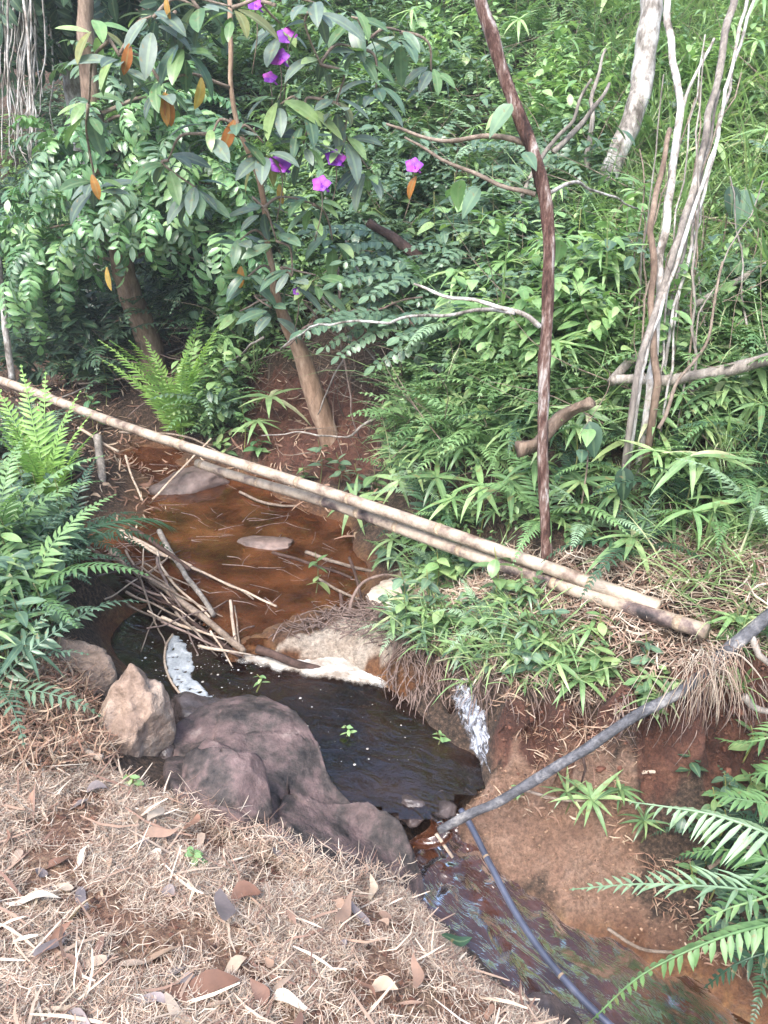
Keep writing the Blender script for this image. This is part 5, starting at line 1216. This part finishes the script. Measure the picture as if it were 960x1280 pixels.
for i, (px, py) in enumerate([(160,985),(240,1080),(600,940),(640,1000),(430,920),(545,930),(320,858),(240,1085)]):
    if py in (920, 930, 858): q = PZ(px, py, MID if py > 900 else .14)
    else: q = HIT(px, py)
    herb(q, .06, 6, .36, 'leaf_light', ['tiny seedling at the foot of the upright boulder', 'tiny green seedling alone in the straw', 'seedling hanging beside the cascade', 'seedling on the mud under the branch', 'pair of green leaves floating in the dark pool', 'sprig in the riffle', 'seedling on top of the flat rock', 'second seedling in the straw'][i], name='seedling')
herb(HIT(560,840)+Vector((.1, -.1, .15)), .2, 8, .8, 'leaf_mid', 'seedling with spreading oval leaves over the cascade')
herb(HIT(735,860)+Vector((0, -.02, 0)), .18, 9, .95, 'leaf_mid', 'oval leaved sapling at the lip above the red cut bank')
herb(HIT(392,752), .28, 8, .8, 'leaf_mid', 'leafy sprig standing on the dam debris'); herb(HIT(540,755), .3, 10, 1.0, 'leaf_light', 'light green sapling beside the silt patch'); herb(HIT(500,770), .25, 8, .9, 'leaf_blue', 'blue green sapling at the corner of the silt patch')
farbank = [(265,580),(300,590),(370,615),(450,645),(490,640),(470,610),(400,600),(330,575),(290,550)]
for q in sample(farbank, 9, .14): herb(q, random.uniform(.15, .35), 8, random.uniform(.8, 1.2), random.choice(['leaf_blue', 'leaf_gloss', 'leaf_mid']), 'leafy herb on the far shore behind the pole', 'herbs on the far shore')
for q in sample([(90,540),(150,540),(190,520),(290,480),(250,440),(100,440),(60,480)], 11, .25, lambda x, y: float(-2.1 < x < -1.4)): herb(q, random.uniform(.2, .4), 10, random.uniform(.9, 1.5), random.choice(['leaf_mid', 'leaf_gloss', 'leaf_light']), 'broad leaved plant at the mouth of the dark hollow', 'broad leaved plants by the hollow')
hillP = np.array([[-2.6, 7.2], [-1.0, 5.9], [0, 5.0], [.9, 4.4], [1.2, 4.0], [3.0, 3.9], [4.6, 5.2], [5.0, 8.2], [0, 9.2], [-3, 9]])
for q in sample(hillP, 56, .25, av): herb(q, random.uniform(.4, .9), random.choice([10, 12, 14]), random.uniform(.7, 1.4), random.choice(['leaf_mid', 'leaf_light', 'leaf_light', 'leaf_blue', 'leaf_grey']), 'leafy shrub standing out of the hillside foliage', 'leafy shrubs on the hillside', 'leafy_shrub')
for q in sample(hillP, 42, .25, av): fern(q+Vector((0, 0, .1)), random.randint(6, 9), random.uniform(.7, 1.2), random.choice(['fern', 'fern_pale', 'fern']), 'tall fern in the hillside foliage', 'tall ferns on the hillside')

# -- the unbroken foliage of the hill: merged clusters
def templ(kind, mat, seed):
    st = random.getstate(); random.seed(seed); ge = Geo()
    if kind == 'sprig':
        for s in range(3):
            a = random.uniform(0, 6.3); top = Vector((math.cos(a)*.12, math.sin(a)*.12, random.uniform(.25, .45))); 
            for k in range(9):
                t = (k+1)/9; b_ = random.uniform(0, 6.3); put_leaf(ge, leaf_arr(.10, .05, random.choice(['ell', 'ell', 'ovate']), .25, .2, 5), top*t, (math.cos(b_), math.sin(b_), random.uniform(-.4, .4)), s=random.uniform(.6, 1.25), tint=random.uniform(0, .9))
    elif kind == 'fern':
        for k in range(6):
            a = k*1.05+random.uniform(-.2, .2); R = Matrix.Rotation(a, 3, 'Z'); P = [R@p_ for p_ in arc_path(.5, random.uniform(50, 80), random.uniform(-40, 10), 6)]
            V, Q, T, C = frond_geo(P, 13, .09, .022, nseg=2, tint=random.random()).arrays(); ge.add(V, Q, T, C)
    elif kind == 'whorl':
        h = random.uniform(.1, .3)
        for k in range(9):
            a = k*.7+random.uniform(-.2, .2); put_leaf(ge, leaf_arr(.24, .032, 'lance', random.uniform(.15, .6), .3, 4), (0, 0, h), (math.cos(a), math.sin(a), random.uniform(-.2, .5)), s=random.uniform(.7, 1.1), tint=random.random())
    elif kind == 'grass':
        for k in range(16):
            a = random.uniform(0, 6.3); put_leaf(ge, leaf_arr(random.uniform(.25, .6), random.uniform(.006, .012), 'blade', random.uniform(.2, .8), .3, 5), (random.gauss(0, .04), random.gauss(0, .04), 0), (math.cos(a)*.5, math.sin(a)*.5, 1), (-math.cos(a), -math.sin(a), .4), tint=random.random())
    elif kind == 'spray':
        for k in range(4):
            a = random.uniform(0, 6.3); R = Matrix.Rotation(a, 3, 'Z'); P = [R@p_+Vector((0, 0, .15)) for p_ in arc_path(.45, random.uniform(30, 60), random.uniform(-50, -10), 6)]
            V, Q, T, C = frond_geo(P, 9, .075, .042, ang=75, nseg=2, tint=random.random()).arrays(); ge.add(V, Q, T, C)
    random.setstate(st); return ge.arrays()
def mass(name, mat, kinds, pts, srange, label, cat, tilt=.3, seed=0):
    TP = [templ(k, mat, seed+i*7+j) for i, k in enumerate(kinds) for j in range(3)]
    Vs, Qs, Ts, Cs = [], [], [], []; n0 = 0
    for p_ in pts:
        V, Q, T, C = TP[random.randrange(len(TP))]; R = np.array(Matrix.Rotation(random.uniform(0, 6.3), 3, 'Z')@Matrix.Rotation(random.gauss(0, tilt), 3, 'X')); s = random.uniform(*srange)
        Vs.append((V@R.T)*s+np.array(p_)); Qs.append(Q+n0); Ts.append(T+n0); C2 = C.copy(); C2[:, 0] += random.random(); Cs.append(C2); n0 += len(V)
    return tag(link(name, mesh_np(name, np.concatenate(Vs), np.concatenate(Qs), np.concatenate(Ts), np.concatenate(Cs)), mat), label, cat, kind='stuff')
def hill_pts(n, fn, lift=(0, .15), yr=(3.0, 11.5)):
    out = []
    while len(out) < n:
        m_ = 4000; y = RNG.uniform(yr[0]**.5, yr[1]**.5, m_)**2; x = RNG.uniform(-1, 1, m_)*(y*.78+.6)
        z = G(x, y); k = (z > .09) & (RNG.random(m_) < fn(x, y, z))
        l = RNG.uniform(*lift, m_)
        out += [(a, b_, c_+d) for a, b_, c_, d in zip(x[k], y[k], z[k], l[k])]
    return out[:n]
LINE = lambda x: np.where(x > -.2, 4.45-.75*np.clip(x+.2, 0, 1.6), 4.45-1.0*(x+.2))     # foot of the hill
def f_hill(x, y, z): return ((y > LINE(x)) & ~isbare(x, y))*np.clip(.25+1.6*(fbm(x*1.3, y*1.3, 201)-.25), .1, 1)
mass('hillside_foliage', 'leaf_mid', ['sprig', 'spray', 'whorl'], hill_pts(2500, lambda x, y, z: f_hill(x, y, z)*(1-.85*grassy(x, y))), (.5, 1.15), 'dense mid green foliage covering the hillside', 'foliage', seed=300)
mass('hillside_foliage', 'leaf_blue', ['sprig', 'spray'], hill_pts(1500, lambda x, y, z: f_hill(x, y, z)*(1-.85*grassy(x, y))*(fbm(x*.9, y*.9, 211) > .45), (0, .35)), (.5, 1.1), 'blue green leaves mixed through the hillside foliage', 'foliage', seed=330)
mass('hillside_foliage', 'leaf_light', ['sprig', 'whorl'], hill_pts(1700, lambda x, y, z: f_hill(x, y, z)*(1-.75*grassy(x, y))*(fbm(x*1.1, y*1.1, 221) > .47), (.05, .5)), (.45, 1.05), 'pale yellow green leaves scattered over the hillside', 'foliage', seed=360)
mass('hillside_ferns', 'fern', ['fern', 'fern'], hill_pts(800, lambda x, y, z: f_hill(x, y, z)*(1-.75*grassy(x, y)), (0, .2), (3.0, 9)), (.5, 1.1), 'carpet of ferns under the hillside shrubs', 'ferns', seed=390)
mass('hillside_grass', 'grass', ['grass', 'whorl', 'grass'], hill_pts(2700, lambda x, y, z: grassy(x, y)*.95+.04*(y > LINE(x)), (0, .1), (3.2, 11)), (.9, 1.7), 'bright tall grass on the upper right slope', 'grass', .2, 420)
mass('bank_undergrowth', 'leaf_mid', ['sprig', 'whorl', 'grass'], [tuple(q) for q in sample(slope+[], 150, .05)]+[tuple(q) for q in sample(lipz, 30, .06)], (.35, .6), 'low green undergrowth on the right bank', 'undergrowth', .3, 450)
mass('left_undergrowth', 'leaf_blue', ['sprig', 'fern', 'whorl'], [tuple(q) for q in sample([(-60,900),(-60,560),(60,555),(110,600),(108,690),(85,780),(55,860)], 90, .05)], (.5, .9), 'leafy undergrowth between the ferns of the left bank', 'undergrowth', .3, 480)
mass('hollow_undergrowth', 'leaf_dark', ['sprig', 'spray', 'fern'], hill_pts(560, lambda x, y, z: ((x < -.5-.12*y) & (y > 6.2))*.9, (0, .5), (6, 12)), (1.0, 1.9), 'leaves coloured dark for the shade of the hollow on the left', 'foliage', .3, 510)  # hollow's shade is put into the dark leaf colour

offl = np.array([[-5, 5.5], [-5, 1.5], [-1.9, 1.5], [-1.75, 2.6], [-2.2, 4.2]]); offr = np.array([[1.75, 1.2], [4.5, 1.2], [4.5, 4.2], [2.2, 3.4], [1.6, 2.6]])
mass('left_undergrowth', 'leaf_mid', ['sprig', 'fern', 'whorl'], [tuple(q) for q in sample(offl, 130, .08)], (.7, 1.2), 'leafy growth on the left bank away from the stream', 'undergrowth', .3, 540)
mass('bank_undergrowth', 'leaf_blue', ['sprig', 'fern', 'whorl'], [tuple(q) for q in sample(offr, 130, .08)], (.6, 1.1), 'leafy growth on the right bank away from the stream', 'undergrowth', .3, 570)

# thin dead twigs and loose blades running through the hillside growth
tw = Geo()
for (x, y, z) in hill_pts(1500, lambda x, y, z: (y > LINE(x)-.2)*.9, (.05, .5), (3.0, 9)):
    L = random.uniform(.15, .7); a = random.uniform(0, 6.3); d = Vector((math.cos(a), math.sin(a)*.6, random.gauss(.35, .6))).normalized()*L; q = Vector((x, y, z))
    tube_geo(tw, smooth_path([q, q+d*.5+Vector((random.gauss(0, .05), 0, random.gauss(0, .05))), q+d], 3), random.uniform(.0015, .0045), .001, 3, tint=random.random(), cap=False)
tag(link('hill_twigs', tw.mesh('hill_twigs'), 'twig'), 'thin dead twigs running through the hillside growth', 'twigs', kind='stuff')
mass('hillside_grass', 'grass', ['grass', 'grass', 'whorl'], hill_pts(650, lambda x, y, z: (y > LINE(x)-.1)*(x > -.2)*(~isbare(x, y)), (0, .15), (3.0, 6)), (.5, 1.1), 'grass blades mixed through the ferns of the slope', 'grass', .35, 600)

# ================================================================== ADDED GLARE VEIL
hx0, hx1, hy0, hy1, hz0, hz1 = -92, 92, -42, 92, float(zf.min())-1, float(zf.max())+.6
hv = [(x, y, z) for z in (hz0, hz1) for y in (hy0, hy1) for x in (hx0, hx1)]
hm = bpy.data.meshes.new('glare_veil'); hm.from_pydata(hv, [], [(0,2,3,1),(4,5,7,6),(0,1,5,4),(2,6,7,3),(0,4,6,2),(1,3,7,5)])
m, nt, out = new_mat('glare_veil'); pv = N(nt, 'ShaderNodeVolumePrincipled', Density=.0035, Anisotropy=.2); pv.inputs['Color'].default_value = (.95, .98, 1, 1)  # faint volume added to imitate milky lens glare
nt.links.new(pv.outputs[0], out.inputs['Volume']); M['glare_veil'] = m
tag(link('glare_veil', hm, 'glare_veil'), 'thin pale veil added to imitate milky glare over the stream and hillside', 'glare_veil', kind='stuff')
